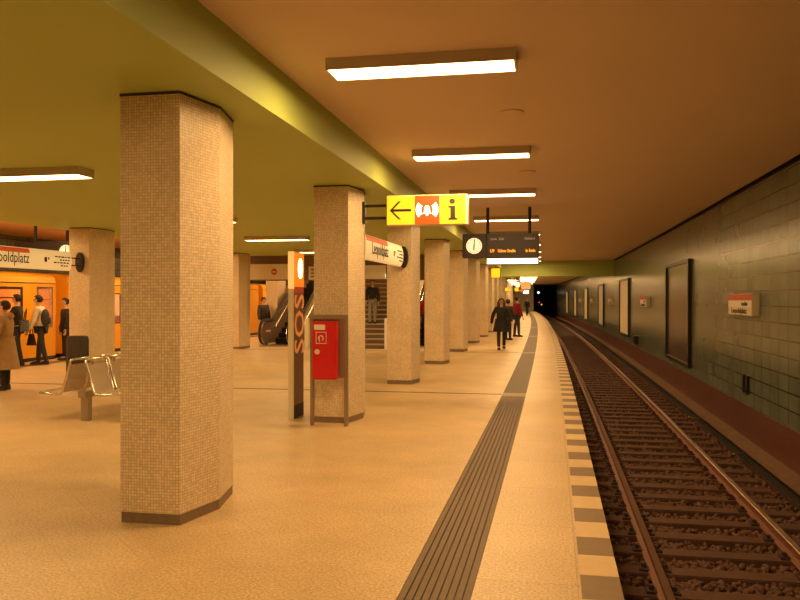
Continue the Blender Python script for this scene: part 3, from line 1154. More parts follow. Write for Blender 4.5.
def signal(px, py, Y, col, label, r=0.12):
    x = along(px, Y)
    dep = Y * CA - x * SA
    z = 1.75 + (298.9 - py) / 800 * dep
    t = thing('tunnel_signal', label, 'signal', (x, Y, -1.0), 0, 'signal lights in the tunnel')
    MB().tube([(0, 0, 0), (0, 0, z + 1.0 - r)], 0.05, 6).build('mast', dk_steel, t)
    MB().box(-r * 1.3, r * 1.3, 0.0, 0.2, z + 1.0 - r * 1.4, z + 1.0 + r * 1.4).build('head', black_m, t)
    k = MB()
    k.plate(ellipse(0, z + 1.0, r, r, 12), -0.03, 0.0)
    k.build('lens', emit('signal ' + label[:12], col, 2.2), t)


signal(538.5, 292.5, 121, (0.9, 0.85, 0.8), 'white light in the dark tunnel mouth', 0.17)
signal(539, 302.3, 124, (1.0, 0.05, 0.12), 'red signal light low in the tunnel mouth', 0.10)
signal(541.5, 304.5, 130, (1.0, 0.35, 0.02), 'amber signal light beside the end of the platform', 0.10)

# ================================================================== STAIRS AND ESCALATORS
HY = 28.35
# header over the stairs and escalators
hx0, hx1 = -11.35, -3.55
mb = MB().box(hx0, hx1, HY, HY + 0.35, 2.43, HALL_Z)
struct(mb.build('wall_header', brown_m), 'brown header beam above the stairs and escalators', 'header')
t = thing('header_panel', 'cream panel with a round no entry sign above the left escalator', 'sign panel', (along(249.5, HY), HY - 0.03, 2.47))
W = along(293, HY) - along(249.5, HY)
MB().box(0, W, 0, 0.028, 0, 0.58).build('panel', cream, t, bevel=0.004)
k = MB()
nx = along(274.5, HY) - along(249.5, HY)
k.plate(ellipse(nx, 0.29, 0.115, 0.115, 24), -0.008, 0.0)
sg = k.build('no_entry_disc', red2_m, t)
k = MB()
k.plate([(nx - 0.075, 0.27), (nx + 0.075, 0.27), (nx + 0.075, 0.31), (nx - 0.075, 0.31)], -0.012, -0.008)
k.build('white_bar', white_m, sg)
t = thing('header_panel', 'plain cream panel above the stairs, right of the second pillar', 'sign panel', (along(350, HY), HY - 0.03, 2.47), 0)
W2 = along(400, HY) - along(350, HY)
MB().box(0, W2, 0, 0.028, 0, 0.5).build('panel', cream, t, bevel=0.004)
t = thing('notice_board', 'small cream notice with dark lines beside the top of the emergency post', 'notice', (along(308, HY - 0.1), HY - 0.02, 2.45))
MB().box(0, 0.42, -0.02, 0.018, 0, 0.50).build('board', cream, t)
k = MB()
for q in range(3):
    k.box(0.1, 0.36, -0.024, -0.019, 0.10 + q * 0.13, 0.14 + q * 0.13)
k.build('dark_lines', ink, t)

# stairs
SX0, SX1, SY = -8.62, -5.95, 27.3
mb = MB()
for i in range(21):
    y = SY + 0.3 * i
    z = 0.17 * i
    mb.add([(SX0, y, z), (SX1, y, z), (SX1, y, z + 0.125), (SX0, y, z + 0.125)], [(0, 1, 2, 3)], 1)
    mb.add([(SX0, y - 0.02, z + 0.125), (SX1, y - 0.02, z + 0.125), (SX1, y - 0.02, z + 0.17), (SX0, y - 0.02, z + 0.17)], [(0, 1, 2, 3)], 0)
    mb.add([(SX0, y - 0.02, z + 0.17), (SX1, y - 0.02, z + 0.17), (SX1, y + 0.3, z + 0.17), (SX0, y + 0.3, z + 0.17)], [(0, 1, 2, 3)], 0)
    mb.add([(SX0, y - 0.02, z + 0.125), (SX0, y, z + 0.125), (SX1, y, z + 0.125), (SX1, y - 0.02, z + 0.125)], [(0, 1, 2, 3)], 1)
t = thing('staircase', 'stone stairs leading up from the platform behind the pillars', 'stairs', (0, 0, 0))
mb.build('steps', [step_m, riser_m], t)
for sx in (SX0 - 0.13, SX1 + 0.01):
    k = MB()
    T = Matrix(((0, 0, 1, 0), (1, 0, 0, 0), (0, 1, 0, 0), (0, 0, 0, 1)))
    poly = [(SY - 0.05, 0), (SY + 0.3, 0), (SY + 6.3, 3.4), (SY + 6.3, 3.75), (SY + 0.1, 0.35), (SY - 0.05, 0.3)]
    k.prism(poly, sx, sx + 0.12, M=T)
    k.build('stringer', brown_m, t)
    k = MB()
    k.tube([(sx + 0.06, SY - 0.05, 0.9), (sx + 0.06, SY + 0.15, 0.95), (sx + 0.06, SY + 6.2, 4.35)], 0.028, 8)
    for q in range(5):
        yy = SY + 0.2 + q * 1.3
        zz = 0.17 * (yy - SY) / 0.3
        k.tube([(sx + 0.06, yy, zz + 0.1), (sx + 0.06, yy, zz + 0.95)], 0.016, 6)
    k.build('handrail', chrome, t)
for px, m, lb in ((307.5, cream, 'beige end post at the left foot of the stairs, beside the emergency post'),
                  (387, white_m, 'white end post at the right foot of the stairs, left of the third pillar')):
    x = along(px, SY - 0.2)
    o = MB().box(x - 0.07, x + 0.07, SY - 0.33, SY - 0.12, 0, 1.08).build('stair_end_post', m, bevel=0.02)
    tag(o, lb, 'post', 'end posts at the foot of the stairs')
xx = along(383.5, 27.6)
t = thing('wall_lamp', 'small white lamp on the header above the stairs', 'lamp', (xx, HY - 0.10, 2.52))
MB().box(-0.06, 0.06, -0.05, 0.06, 0, 0.14).build('cover', whitebox_e, t, bevel=0.01)
MB().box(-0.07, 0.07, 0.06, 0.072, -0.01, 0.15).build('back_plate', dk_steel, t)
t = thing('hanging_rod', 'dark rod hanging from the green ceiling above the stairs', 'rod', (along(387.3, 26.5), 26.5, 2.45))
MB().tube([(0, 0, 0), (0, 0, HALL_Z - 2.45)], 0.045, 10).build('rod', dk_steel, t)
MB().tube([(0, 0, HALL_Z - 2.47), (0, 0, HALL_Z - 2.45)], 0.09, 10).build('ceiling_rose', dk_steel, t)

esc_panel = mat('escalator panel', (0.28, 0.18, 0.12), 0.3, metal=0.3)


def escalator(x, y0, label):
    t = thing('escalator', label, 'escalator', (x, y0, 0), 0, 'escalators beside the stairs')
    run, ang = 7.0, R(30)
    T = Matrix(((0, 0, 1, 0), (1, 0, 0, 0), (0, 1, 0, 0), (0, 0, 0, 1)))
    y_in = 1.35
    e = (y_in + run * math.cos(ang), run * math.sin(ang))
    out = []
    for i in range(9):
        a = R(270 - 180 * i / 8)
        out.append((0.42 + 0.42 * math.cos(a), 0.50 + 0.42 * math.sin(a)))
    top = out + [(y_in, 0.93), (e[0], e[1] + 0.93)]
    bottom = [(e[0], e[1] - 0.05), (y_in + 0.35, 0.06)]
    for sx in (-0.55, 0.55):
        b = MB()
        b.prism((top + bottom)[::-1], sx - 0.045, sx + 0.045, M=T)
        b = b.build('balustrade', esc_panel, t)
        k = MB()
        path = [(sx, 0.75, 0.06)] + [(sx, p[0] - (0.03 if i < 5 else 0), p[1] + (0.03 if i > 3 else 0)) for i, p in enumerate(top)]
        k.tube(path, 0.048, 8)
        k.build('handrail', rubber, b)
        k = MB()
        for s2 in (-0.055, 0.055):
            k.tube([(sx + s2, p[0], p[1] - 0.02) for p in top], 0.016, 6)
            k.tube([(sx + s2, y_in - 0.1, 0.62), (sx + s2, y_in + 0.2, 0.66), (sx + s2, e[0], e[1] + 0.58)], 0.018, 6)
        k.build('chrome_trim', chrome, b)
        k = MB()
        k.box(sx + 0.046, sx + 0.052, 0.55, 1.05, 0.50, 0.57)
        k.build('maker_plate', cream, b)
    k = MB()
    for i in range(18):
        z = max(0.0, 0.2 * (i - 1))
        y = 0.9 + 0.35 * i
        if y * 1.0 > e[0] + 0.3:
            break
        k.box(-0.5, 0.5, y, y + 0.36, z - 0.25, z + 0.012)
    k.build('steps', dk_steel, t)
    MB().box(-0.62, 0.62, 0.1, 0.9, 0.0, 0.012).build('comb_plate', steel, t)
    return t


escalator(along(262.5, 28.3) + 0.55, 28.0, 'brown escalator with chrome trim rising left of the stairs')
escalator(-4.76, 28.0, 'escalator rising right of the stairs, mostly hidden by the pillars')

# ================================================================== BENCH AND BIN
bx, by = ground(85.5, 421)
t = thing('bench', 'back to back metal wire bench with chrome loops in the hall', 'bench', (bx, by, 0))
MB().box(-0.065, 0.055, -0.02, 0.08, 0, 0.36).build('leg', steel, t, bevel=0.006)
MB().box(-0.065, 0.055, 2.1, 2.2, 0, 0.36).build('leg', steel, t, bevel=0.006)
MB().box(-0.06, 0.06, -0.10, 2.5, 0.34, 0.43).build('beam', steel, t, bevel=0.006)


def seat_unit(side, yo):
    s = side
    k = MB()
    y0, y1 = yo, yo + 0.50
    # wire pan and back, curved sheet with rounded front lip
    prof = [(0.62, 0.42), (0.59, 0.44), (0.45, 0.435), (0.30, 0.42), (0.255, 0.43), (0.23, 0.48), (0.17, 0.66), (0.125, 0.82)]
    st = MB()
    th = 0.012
    n = len(prof)
    vs = []
    for (a, z) in prof:
        vs += [(s * a, y0 + 0.02, z), (s * a, y1 - 0.02, z), (s * (a - 0.002), y0 + 0.02, z - th), (s * (a - 0.002), y1 - 0.02, z - th)]
    fs = []
    for i in range(n - 1):
        a, b = 4 * i, 4 * i + 4
        fs += [(a, a + 1, b + 1, b), (a + 2, b + 2, b + 3, a + 3), (a, b, b + 2, a + 2), (a + 1, a + 3, b + 3, b + 1)]
    run = [0.0]
    for i in range(1, n):
        run.append(run[-1] + math.hypot(prof[i][0] - prof[i - 1][0], prof[i][1] - prof[i - 1][1]))
    st.add(vs, fs, 0, [[(vs[q][1], run[q // 4]) for q in f_] for f_ in fs])
    pan = st.build('seat', mesh_m, t)
    L_ = [(0.60, 0.41), (0.34, 0.395), (0.27, 0.405), (0.245, 0.44), (0.18, 0.66), (0.125, 0.85), (0.118, 0.875)]
    loop = [(s * a, y0, z) for a, z in L_] + [(s * 0.112, y0 + 0.04, 0.89), (s * 0.112, y1 - 0.04, 0.89)] + [(s * a, y1, z) for a, z in L_[::-1]]
    k.tube(loop, 0.018, 8, closed=True)
    k.build('frame_loop', chrome, pan, smooth=True)


for yo in (-0.18, 0.40, 0.98, 1.56):
    seat_unit(-1, yo)
    seat_unit(1, yo)

t = thing('waste_bin', 'dark ribbed waste bin standing before the left pillar behind the bench', 'bin', (along(77.5, 15.85), 15.85, 0))
k = MB()
poly = []
nrib = 44
for i in range(nrib):
    a = 2 * PI * i / nrib
    r = 0.205 if i % 2 else 0.194
    c_, s_ = math.cos(a), math.sin(a)
    q = max(abs(c_), abs(s_)) ** 0.75
    poly.append((r * c_ / q, r * s_ / q * 0.8))
k.prism(poly, 0.04, 0.88)
k.build('body', bin_m, t)
MB().prism([(p[0] * 1.04, p[1] * 1.04) for p in poly[::2]], 0.88, 0.93).build('rim', bin_m, t)
MB().prism([(p[0] * 0.8, p[1] * 0.8) for p in poly[::2]], 0.0, 0.04).build('foot', black_m, t)
MB().prism([(p[0] * 0.78, p[1] * 0.78) for p in poly[::2]], 0.93, 0.94).build('liner', black_m, t)

# ================================================================== ORANGE TRAIN
TX = -14.48
lamp_in = emit('car lamp', (1.0, 0.7, 0.36), 14.0)
cabin_m = mat('cabin lining', (0.72, 0.56, 0.36), 0.5)
seat_m = mat('cabin seat', (0.30, 0.10, 0.05), 0.6)


def train_car(ya, yb, label, openings):
    t = thing('train_car', label, 'train car', (TX, ya, 0), 0, 'cars of the orange train')
    L = yb - ya
    W = 2.3
    # side wall facing the platform, with real openings
    zs0, zs1 = 0.10, 2.22
    k = MB()
    edges = sorted(openings)
    y = 0.0
    for (a, b, z0, z1, kind) in edges:
        a -= ya
        b -= ya
        k.box(-0.06, 0, y, a, zs0, zs1)
        k.box(-0.06, 0, a, b, zs0, z0) if z0 > zs0 else None
        k.box(-0.06, 0, a, b, z1, zs1)
        y = b
    k.box(-0.06, 0, y, L, zs0, zs1)
    # end walls, far side, rounded roof
    for yy in (0, L - 0.06):
        k.box(-W + 0.06, -0.06, yy, yy + 0.06, zs0, zs1)
    k.box(-W, -W + 0.06, 0, L, zs0, zs1)
    k.build('body', orange_m, t)
    arc = []
    for i in range(11):
        a = PI * i / 10
        arc.append((-W / 2 + W / 2 * math.copysign(abs(math.cos(a)) ** 0.45, math.cos(a)), zs1 + 0.30 * math.sin(a) ** 0.6))
    T = Matrix(((1, 0, 0, 0), (0, 0, 1, 0), (0, 1, 0, 0), (0, 0, 0, 1)))
    MB().prism(arc[::-1], 0, L, M=T).build('roof', orange_m, t)
    MB().tube([(0.012, 0.02, zs1 - 0.02), (0.012, L - 0.02, zs1 - 0.02)], 0.014, 6).build('gutter', chrome, t)
    MB().box(-W + 0.1, 0.02, 0.05, L - 0.05, -0.1, 0.10).build('sill', dk_steel, t)
    MB().box(-W + 0.25, -0.2, 0.6, L - 0.6, -0.75, -0.1).build('underframe', black_m, t)
    MB().box(-W + 0.06, -0.06, 0.06, L - 0.06, 0.10, 0.13).build('cabin_floor', seat_m, t)
    MB().box(-W + 0.06, -W + 0.08, 0.06, L - 0.06, 0.13, 2.15).build('cabin_lining', cabin_m, t)
    k = MB()
    k.box(-W + 0.08, -W + 0.5, 1.0, L - 1.0, 0.13, 0.58)
    k.box(-W + 0.08, -W + 0.2, 1.0, L - 1.0, 0.58, 1.1)
    k.build('seat_bench', seat_m, t)
    MB().box(-W / 2 - 0.12, -W / 2 + 0.12, 0.4, L - 0.4, 2.12, 2.16).build('cabin_lamp', lamp_in, t)
    for (a, b, z0, z1, kind) in edges:
        a -= ya
        b -= ya
        f = MB()
        if kind == 'window':
            fr = 0.045
            f.box(-0.02, 0.014, a - 0.02, b + 0.02, z0 - 0.02, z0 + fr)
            f.box(-0.02, 0.014, a - 0.02, b + 0.02, z1 - fr, z1 + 0.02)
            f.box(-0.02, 0.014, a - 0.02, a + fr, z0 + fr, z1 - fr)
            f.box(-0.02, 0.014, b - fr, b + 0.02, z0 + fr, z1 - fr)
            f.box(-0.02, 0.012, a + fr, b - fr, z0 + (z1 - z0) * 0.68, z0 + (z1 - z0) * 0.68 + 0.03)
            o = f.build('window', chrome if a % 2 < 1 else dk_steel, t)
            MB().box(-0.012, -0.006, a + fr, b - fr, z0 + fr, z1 - fr).build('pane', glass_m, o)
        else:
            m_ = (a + b) / 2
            for (p, q) in ((a, m_ - 0.006), (m_ + 0.006, b)):
                f = MB()
                wz0, wz1 = 0.95, z1 - 0.13
                f.box(-0.035, -0.008, p, q, z0, wz0)
                f.box(-0.035, -0.008, p, q, wz1, z1)
                f.box(-0.035, -0.008, p, p + 0.10, wz0, wz1)
                f.box(-0.035, -0.008, q - 0.10, q, wz0, wz1)
                o = f.build('door_leaf', orange_m, t)
                g = MB()
                g.box(-0.03, 0.0, p + 0.08, p + 0.115, wz0 - 0.02, wz1 + 0.02)
                g.box(-0.03, 0.0, q - 0.115, q - 0.08, wz0 - 0.02, wz1 + 0.02)
                g.box(-0.03, 0.0, p + 0.115, q - 0.115, wz0 - 0.02, wz0 + 0.015)
                g.box(-0.03, 0.0, p + 0.115, q - 0.115, wz1 - 0.015, wz1 + 0.02)
                g.build('rubber_seal', rubber, o)
                MB().box(-0.024, -0.018, p + 0.10, q - 0.10, wz0, wz1).build('pane', glass_m, o)
                MB().tube([(0.0, q - 0.05 if p == a else p + 0.05, 0.85), (0.0, q - 0.05 if p == a else p + 0.05, 1.05)], 0.012, 6).build('handle', chrome, o)
    return t


train_car(5.5, 21.05, 'orange train car at the far left with people boarding',
          [(7.0, 8.2, 1.2, 2.0, 'window'), (9.2, 10.6, 0.12, 2.05, 'door'), (11.6, 13.2, 1.2, 2.0, 'window'), (14.2, 15.6, 0.12, 2.05, 'door'),
           (16.3, 17.8, 1.2, 2.0, 'window'), (18.55, 19.55, 1.15, 2.06, 'window'), (20.2, 20.88, 0.95, 2.08, 'window')])
train_car(21.65, 37.2, 'orange train car seen between the left pillar and the foreground pillar',
          [(22.4, 23.6, 1.15, 2.06, 'window'), (24.0, 25.4, 0.12, 2.05, 'door'), (26.2, 28.0, 1.15, 2.0, 'window'), (29.0, 30.4, 0.12, 2.05, 'door'),
           (31.4, 33.0, 1.15, 2.0, 'window'), (34.0, 35.4, 0.12, 2.05, 'door')])
train_car(37.8, 53.0, 'orange train car seen far back through the opening beside the escalator',
          [(38.4, 39.3, 1.15, 2.0, 'window'), (40.2, 41.6, 0.12, 2.05, 'door'), (42.5, 44.0, 1.15, 2.0, 'window'), (45.0, 46.4, 0.12, 2.05, 'door'),
           (47.5, 50.5, 1.15, 2.0, 'window')])

# ================================================================== PEOPLE
skin_m = mat('skin', (0.62, 0.38, 0.26), 0.55)
lip_m = mat('lips', (0.42, 0.16, 0.13), 0.5)
eye_m = mat('eye', (0.05, 0.04, 0.035), 0.3)


def skinned(name, verts, edges, radii, m, parent, root=0, levels=1):
    me = bpy.data.meshes.new(name)
    me.from_pydata(verts, edges, [])
    o = bpy.data.objects.new('tmp', me)
    C.objects.link(o)
    sk = o.modifiers.new('s', 'SKIN')
    sk.use_smooth_shade = True
    for i, r in enumerate(radii):
        sv = me.skin_vertices[0].data[i]
        sv.radius = (r, r) if not isinstance(r, tuple) else r
        sv.use_root = (i == root)
    ss = o.modifiers.new('u', 'SUBSURF')
    ss.levels = levels
    dg = bpy.context.evaluated_depsgraph_get()
    dg.update()
    m2 = bpy.data.meshes.new_from_object(o.evaluated_get(dg))
    bpy.data.objects.remove(o)
    m2.materials.clear()
    m2.materials.append(m)
    m2.polygons.foreach_set('use_smooth', [True] * len(m2.polygons))
    r = bpy.data.objects.new(name, m2)
    C.objects.link(r)
    r.parent = parent
    return r


cloth_cache = {}


def cloth(col):
    if col not in cloth_cache:
        cloth_cache[col] = mat('cloth %d' % len(cloth_cache), col, 0.8, noise=0.2, nscale=12)
    return cloth_cache[col]


def person(label, loc, rotz, height, top, trousers, hair, legs=((0, 0), (0, 0)), arms=((0.05, 0.15), (0.05, 0.15)), coat=None,
           long_hair=False, hood=False, shoes=(0.03, 0.025, 0.02), lean=0.0, hat=False, bulk=1.0):
    # built 1.75 m tall facing -y; legs: (hip swing forward, knee bend); arms: (shoulder swing forward, elbow bend)
    t = thing('person', label, 'person', loc, rotz)
    t.scale = (height / 1.75,) * 3
    V, E, Rr = [], [], []

    def v(p, r, par=None):
        V.append(tuple(p))
        Rr.append(r)
        if par is not None:
            E.append((par, len(V) - 1))
        return len(V) - 1

    def lp(p):
        return Vector((p[0], p[1] - lean * max(0, p[2] - 0.9), p[2]))
    pelvis = v((0, 0, 0.95), (0.15, 0.105))
    spine = v(lp((0, 0, 1.12)), (0.125, 0.095), pelvis)
    chest = v(lp((0, 0, 1.33)), (0.155, 0.105), spine)
    nb = v(lp((0, 0.005, 1.46)), 0.065, chest)
    nk = v(lp((0, -0.005, 1.52)), 0.05, nb)
    h1 = v(lp((0, -0.025, 1.575)), (0.058, 0.07), nk)
    h2 = v(lp((0, -0.015, 1.655)), (0.078, 0.095), h1)
    h3 = v(lp((0, -0.005, 1.725)), (0.055, 0.07), h2)
    arm_pts, leg_pts = [], []
    for s, (sw, eb) in zip((-1, 1), arms):
        sh = lp((s * 0.185, 0, 1.41))
        el = sh + Vector((s * (0.11 if coat else 0.05), -math.sin(sw) * 0.28, -math.cos(sw) * 0.28))
        wr = el + Vector((s * (0.035 if coat else 0.01), -math.sin(sw + eb) * 0.25, -math.cos(sw + eb) * 0.25))
        dirn = (wr - el).normalized()
        a = v(sh, 0.058, chest)
        b = v(el, 0.042, a)
        c = v(wr, 0.028, b)
        pm = wr + dirn * 0.075
        d = v(pm, (0.034, 0.018), c)
        side = Vector((0, 1, 0)) - dirn * dirn.y
        side.normalize()
        inn = Vector((-s, 0, 0))
        for q, (off, l) in enumerate(((0.028, 0.070), (0.010, 0.080), (-0.010, 0.075), (-0.028, 0.058))):
            p1 = pm + side * -off + dirn * 0.035
            p2 = p1 + dirn * l * 0.55 + inn * 0.012
            p3 = p2 + dirn * l * 0.4 + inn * 0.022
            e1 = v(p1, 0.0095, d)
            e2 = v(p2, 0.009, e1)
            v(p3, 0.008, e2)
        th1 = v(wr + dirn * 0.03 + side * -0.035 + inn * 0.012, 0.011, c)
        v(wr + dirn * 0.075 + side * -0.05 + inn * 0.03, 0.009, th1)
        arm_pts.append((sh, el, wr))
    for s, (sw, kb) in zip((-1, 1), legs):
        hp = Vector((s * 0.092, 0, 0.90))
        kn = hp + Vector((s * 0.008, -math.sin(sw) * 0.41, -math.cos(sw) * 0.41))
        an = kn + Vector((0, -math.sin(sw - kb) * 0.40, -math.cos(sw - kb) * 0.40))
        a = v(hp, 0.085, pelvis)
        b = v(kn, 0.058, a)
        c = v(an, 0.04, b)
        toe = an + Vector((s * 0.015, -0.14, -0.045))
        v(toe, 0.032, c)
        leg_pts.append((hp, kn, an, toe))
    # put the lower foot on the ground
    low = min(p[2].z for p in leg_pts)
    dz = 0.088 - low
    sh_v = Vector((0, 0, dz))
    V = [(p[0], p[1], p[2] + dz) for p in V]
    arm_pts = [[p + sh_v for p in q] for q in arm_pts]
    leg_pts = [[p + sh_v for p in q] for q in leg_pts]
    body = skinned('body', V, E, Rr, skin_m, t)

    def P(i):
        return Vector(V[i])
    # face
    hc = P(h2)
    for s in (-1, 1):
        MB().ball(hc + Vector((s * 0.032, -0.088, 0.0)), 0.013, 0.009, 0.008, 8, 6).build('eye', eye_m, body)
        MB().ball(hc + Vector((s * 0.082, 0.005, -0.01)), 0.010, 0.022, 0.032, 8, 6).build('ear', skin_m, body)
    MB().add([hc + Vector(p) for p in ((0, -0.125, -0.035), (-0.018, -0.092, -0.042), (0.018, -0.092, -0.042), (0, -0.092, 0.01), (0, -0.09, -0.05))],
             [(0, 1, 3), (0, 3, 2), (0, 2, 4), (0, 4, 1)]) if False else None
    k = MB()
    k.add([hc + Vector(p) for p in ((0, -0.122, -0.032), (-0.018, -0.085, -0.042), (0.018, -0.085, -0.042), (0, -0.085, 0.012), (0, -0.085, -0.05))],
          [(0, 1, 3), (0, 3, 2), (0, 2, 4), (0, 4, 1)])
    k.build('nose', skin_m, body)
    MB().ball(hc + Vector((0, -0.083, -0.072)), 0.024, 0.010, 0.007, 8, 6).build('mouth', lip_m, body)
    # hair
    k = MB()
    c0 = hc + Vector((0, 0.008, 0.012))
    k.ball(c0, 0.098, 0.118, 0.112, 16, 12, keep=lambda p: not (p.y < c0.y - 0.035 and p.z < c0.z + 0.045) and p.z > c0.z - (0.075 if p.y > c0.y else 0.0))
    if long_hair:
        for s in (-1, 0, 1):
            k.tube([c0 + Vector((s * 0.07, 0.03 + 0.04 * (s == 0), 0.02)), c0 + Vector((s * 0.095, 0.03 + 0.06 * (s == 0), -0.1)),
                    c0 + Vector((s * 0.10, 0.01 + 0.07 * (s == 0), -0.22)), c0 + Vector((s * 0.085, 0.0 + 0.07 * (s == 0), -0.30))],
                   [0.05, 0.055, 0.05, 0.02], 8)
    k.build('hair', cloth(hair), t, smooth=True)
    # jacket
    jv, je, jr = [], [], []

    def j(p, r, par=None):
        jv.append(tuple(p))
        jr.append(r)
        if par is not None:
            je.append((par, len(jv) - 1))
        return len(jv) - 1
    g = 0.022 * bulk
    b0 = j((0, 0, 0.90 + dz), (0.168 + g, 0.125 + g))
    b1 = j(P(spine), (0.148 + g, 0.118 + g), b0)
    b2 = j(P(chest) + Vector((0, 0, 0.01)), (0.172 + g, 0.125 + g), b1)
    b3 = j(P(nb) + Vector((0, 0, -0.005)), (0.085 + g * 0.4, 0.08 + g * 0.4), b2)
    for s, (sh, el, wr) in zip((-1, 1), arm_pts):
        a = j(sh, 0.072 + g * 0.5, b2)
        b = j(el, 0.056 + g * 0.5, a)
        j(wr + (wr - el).normalized() * 0.02, 0.043 + g * 0.4, b)
    skinned('jacket', jv, je, jr, cloth(top), t)
    # trousers
    jv, je, jr = [], [], []
    b0 = j((0, 0, 0.95 + dz), (0.115, 0.095) if coat else (0.145, 0.108))
    for s, (hp, kn, an, toe) in zip((-1, 1), leg_pts):
        a = j(hp, 0.075 if coat else 0.092, b0)
        b = j(kn, 0.074, a)
        j(an + Vector((0, 0, -0.01)), 0.060, b)
    skinned('trousers', jv, je, jr, cloth(trousers), t)
    # shoes
    for s, (hp, kn, an, toe) in zip((-1, 1), leg_pts):
        k = MB()
        z0 = an.z - 0.088
        ring = [(0.0, 0.072), (0.05, 0.050), (0.052, -0.02), (0.055, -0.10), (0.042, -0.18), (0.0, -0.205), (-0.042, -0.18), (-0.055, -0.10), (-0.052, -0.02), (-0.05, 0.050)]
        hh = [0.10, 0.10, 0.10, 0.075, 0.055, 0.05, 0.055, 0.075, 0.10, 0.10]
        n = len(ring)
        vs = [(an.x + a, an.y + b, z0) for a, b in ring] + [(an.x + a * 0.85, an.y + b * 0.9, z0 + h) for (a, b), h in zip(ring, hh)]
        k.add(vs, [(i, (i + 1) % n, n + (i + 1) % n, n + i)[::-1] for i in range(n)] + [tuple(range(n)), tuple(range(2 * n - 1, n - 1, -1))])
        k.build('shoe', cloth(shoes), t)
    if coat:
        # skirt of a long coat from the waist to the hem
        k = MB()
        zt, zh, flare, sway = 1.05 + dz, coat + dz, 0.10, 0.02
        n = 20
        rings = []
        for q in range(6):
            f = q / 5
            z = zt + (zh - zt) * f
            rx, ry = 0.205 + flare * f, 0.165 + flare * 0.9 * f
            for i in range(n):
                a = 2 * PI * i / n
                w_ = 1 + 0.05 * f * math.cos(5 * a)
                rings.append((rx * w_ * math.cos(a), ry * w_ * math.sin(a) + sway * f, z))
        fs = []
        for q in range(5):
            for i in range(n):
                i2 = (i + 1) % n
                fs.append((q * n + i, (q + 1) * n + i, (q + 1) * n + i2, q * n + i2))
        k.add(rings, fs)
        k.build('coat_skirt', cloth(top), t, smooth=True)
        MB().tube([(0.207 * math.cos(a), 0.167 * math.sin(a), zt) for a in [2 * PI * i / 20 for i in range(20)]], 0.014, 6, closed=True).build('belt', cloth(top), t)
    if hood:
        k = MB()
        k.ball(P(nb) + Vector((0, 0.07, 0.0)), 0.13, 0.09, 0.08, 12, 8)
        k.build('hood', cloth(top), t, smooth=True)
    return t, arm_pts, leg_pts, height / 1.75


DARK = (0.022, 0.018, 0.018)
NAVY = (0.03, 0.032, 0.04)
JEANS = (0.12, 0.14, 0.18)
HAIRD = (0.03, 0.02, 0.014)
# left group at the train
X, Y = ground(5, 390)
person('person in a long beige coat with dark boots at the left edge of the view', (X, Y, 0), R(-75), 1.70, (0.40, 0.25, 0.12), DARK, HAIRD,
       coat=0.42, hood=True, arms=((0.12, 0.25), (0.12, 0.25)), bulk=1.4)
X, Y = along(17, 18.65), 18.65
person('person in dark clothes boarding the train behind the beige coat', (X, Y, 0), R(-70), 1.86, DARK, NAVY, HAIRD, legs=((0.15, 0.1), (-0.12, 0.1)),
       arms=((0.1, 0.4), (0.35, 0.6)))
X, Y = ground(41, 364.5)
p_w = person('person in a pale jacket and dark trousers holding a small black bag by the train', (X, Y, 0), R(-70), 1.84, (0.80, 0.68, 0.50), NAVY, HAIRD,
             legs=((0.16, 0.08), (-0.14, 0.10)), arms=((0.35, 0.35), (0.2, 0.3)), bulk=1.7, lean=0.08)
# bags held by the passengers
t = thing('backpack', 'dark backpack worn over the pale jacket', 'bag', (X + 0.20, Y - 0.10, 1.08), R(-70))
k = MB()
k.ball((0, 0.0, 0.17), 0.155, 0.11, 0.24, 14, 10)
k.build('pack', cloth((0.05, 0.05, 0.055)), t, smooth=True)
MB().ball((0, 0.085, 0.10), 0.11, 0.05, 0.11, 12, 8).build('front_pocket', cloth((0.035, 0.035, 0.04)), t, smooth=True)
xb, yb = along(31.5, 18.9), 18.9
t = thing('handbag', 'small black bag hanging from the hand of the pale jacketed person', 'bag', (xb, yb, 0.52))
k = MB()
k.prism(rrect(-0.13, 0.13, -0.07, 0.07, 0.06), 0.0, 0.30, top_scale=0.55)
k.build('pouch', cloth(DARK), t)
MB().tube([(-0.05, 0, 0.29), (-0.03, 0, 0.40), (0.0, 0, 0.44), (0.03, 0, 0.40), (0.05, 0, 0.29)], 0.012, 6).build('strap', cloth(DARK), t)
xb, yb = along(24.5, 18.6), 18.6
t = thing('shoulder_bag', 'grey blue shoulder bag carried by the dark clothed person boarding', 'bag', (xb, yb, 0.90), R(-60))
k = MB()
k.prism(rrect(-0.22, 0.22, -0.09, 0.09, 0.05), 0.0, 0.30, top_scale=0.92)
k.build('pouch', cloth((0.10, 0.12, 0.14)), t)
MB().box(-0.215, 0.215, -0.095, -0.085, 0.16, 0.30).build('flap', cloth((0.08, 0.10, 0.12)), t)
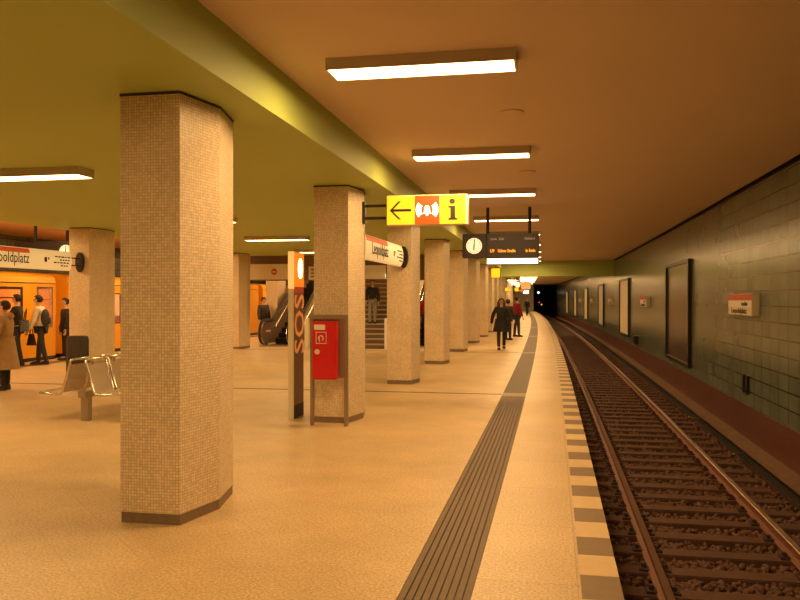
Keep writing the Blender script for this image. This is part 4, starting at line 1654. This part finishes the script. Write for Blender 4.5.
MB().tube([(-0.2, 0, 0.28), (-0.14, 0.03, 0.5), (0, 0.05, 0.58), (0.14, 0.03, 0.5), (0.2, 0, 0.28)], 0.014, 6).build('strap', cloth(DARK), t)
X, Y = along(65.5, 20.6), 20.6
person('person in black standing half hidden by the left pillar', (X, Y, 0), R(-40), 1.76, DARK, DARK, HAIRD)
# through the opening
X, Y = along(263.5, 30.6), 30.6
person('person in a dark jacket seen behind the foot of the escalator', (X, Y, 0), R(60), 1.80, (0.05, 0.035, 0.035), NAVY, HAIRD, bulk=2.0)
# on the stairs
Ysr = SY + 0.3 * 4 + 0.14
person('person in a dark jacket and faded jeans walking down the stairs', (along(372.5, Ysr), Ysr, 0.17 * 5), R(10), 1.60, DARK, (0.30, 0.29, 0.28), HAIRD,
       legs=((0.10, 0.18), (0.0, 0.03)), arms=((0.2, 0.3), (-0.1, 0.2)))
person('person in a red jacket on the right escalator, glimpsed between pillars', (along(426.5, 29.6), 29.6, 0.22), R(180), 1.75,
       (0.45, 0.02, 0.02), DARK, HAIRD)
# down the platform
X, Y = ground(501.5, 349.5)
person('woman in a black coat walking toward the camera along the platform', (X, Y, 0), R(8), 1.78, DARK, (0.04, 0.03, 0.03), (0.10, 0.045, 0.02),
       legs=((0.20, 0.05), (-0.25, 0.12)), arms=((-0.35, 0.25), (0.35, 0.35)), coat=0.62, long_hair=True, bulk=1.2)
X, Y = ground(508, 340)
person('person in black standing behind the walking woman', (X, Y, 0), R(150), 1.72, DARK, DARK, HAIRD, arms=((0.1, 0.2), (0.45, 0.9)), bulk=1.3)
X, Y = ground(517, 336.8)
person('person in a red jacket and dark trousers standing on the platform', (X, Y, 0), R(120), 1.86, (0.26, 0.010, 0.014), (0.04, 0.04, 0.045), HAIRD,
       legs=((0.06, 0.02), (-0.08, 0.02)), arms=((0.1, 0.3), (0.1, 0.5)), bulk=1.5)
X, Y = ground(527, 315.6)
person('small far figure in dark clothes near the end of the platform', (X, Y, 0), R(20), 1.78, DARK, DARK, HAIRD, legs=((0.15, 0.05), (-0.15, 0.1)))
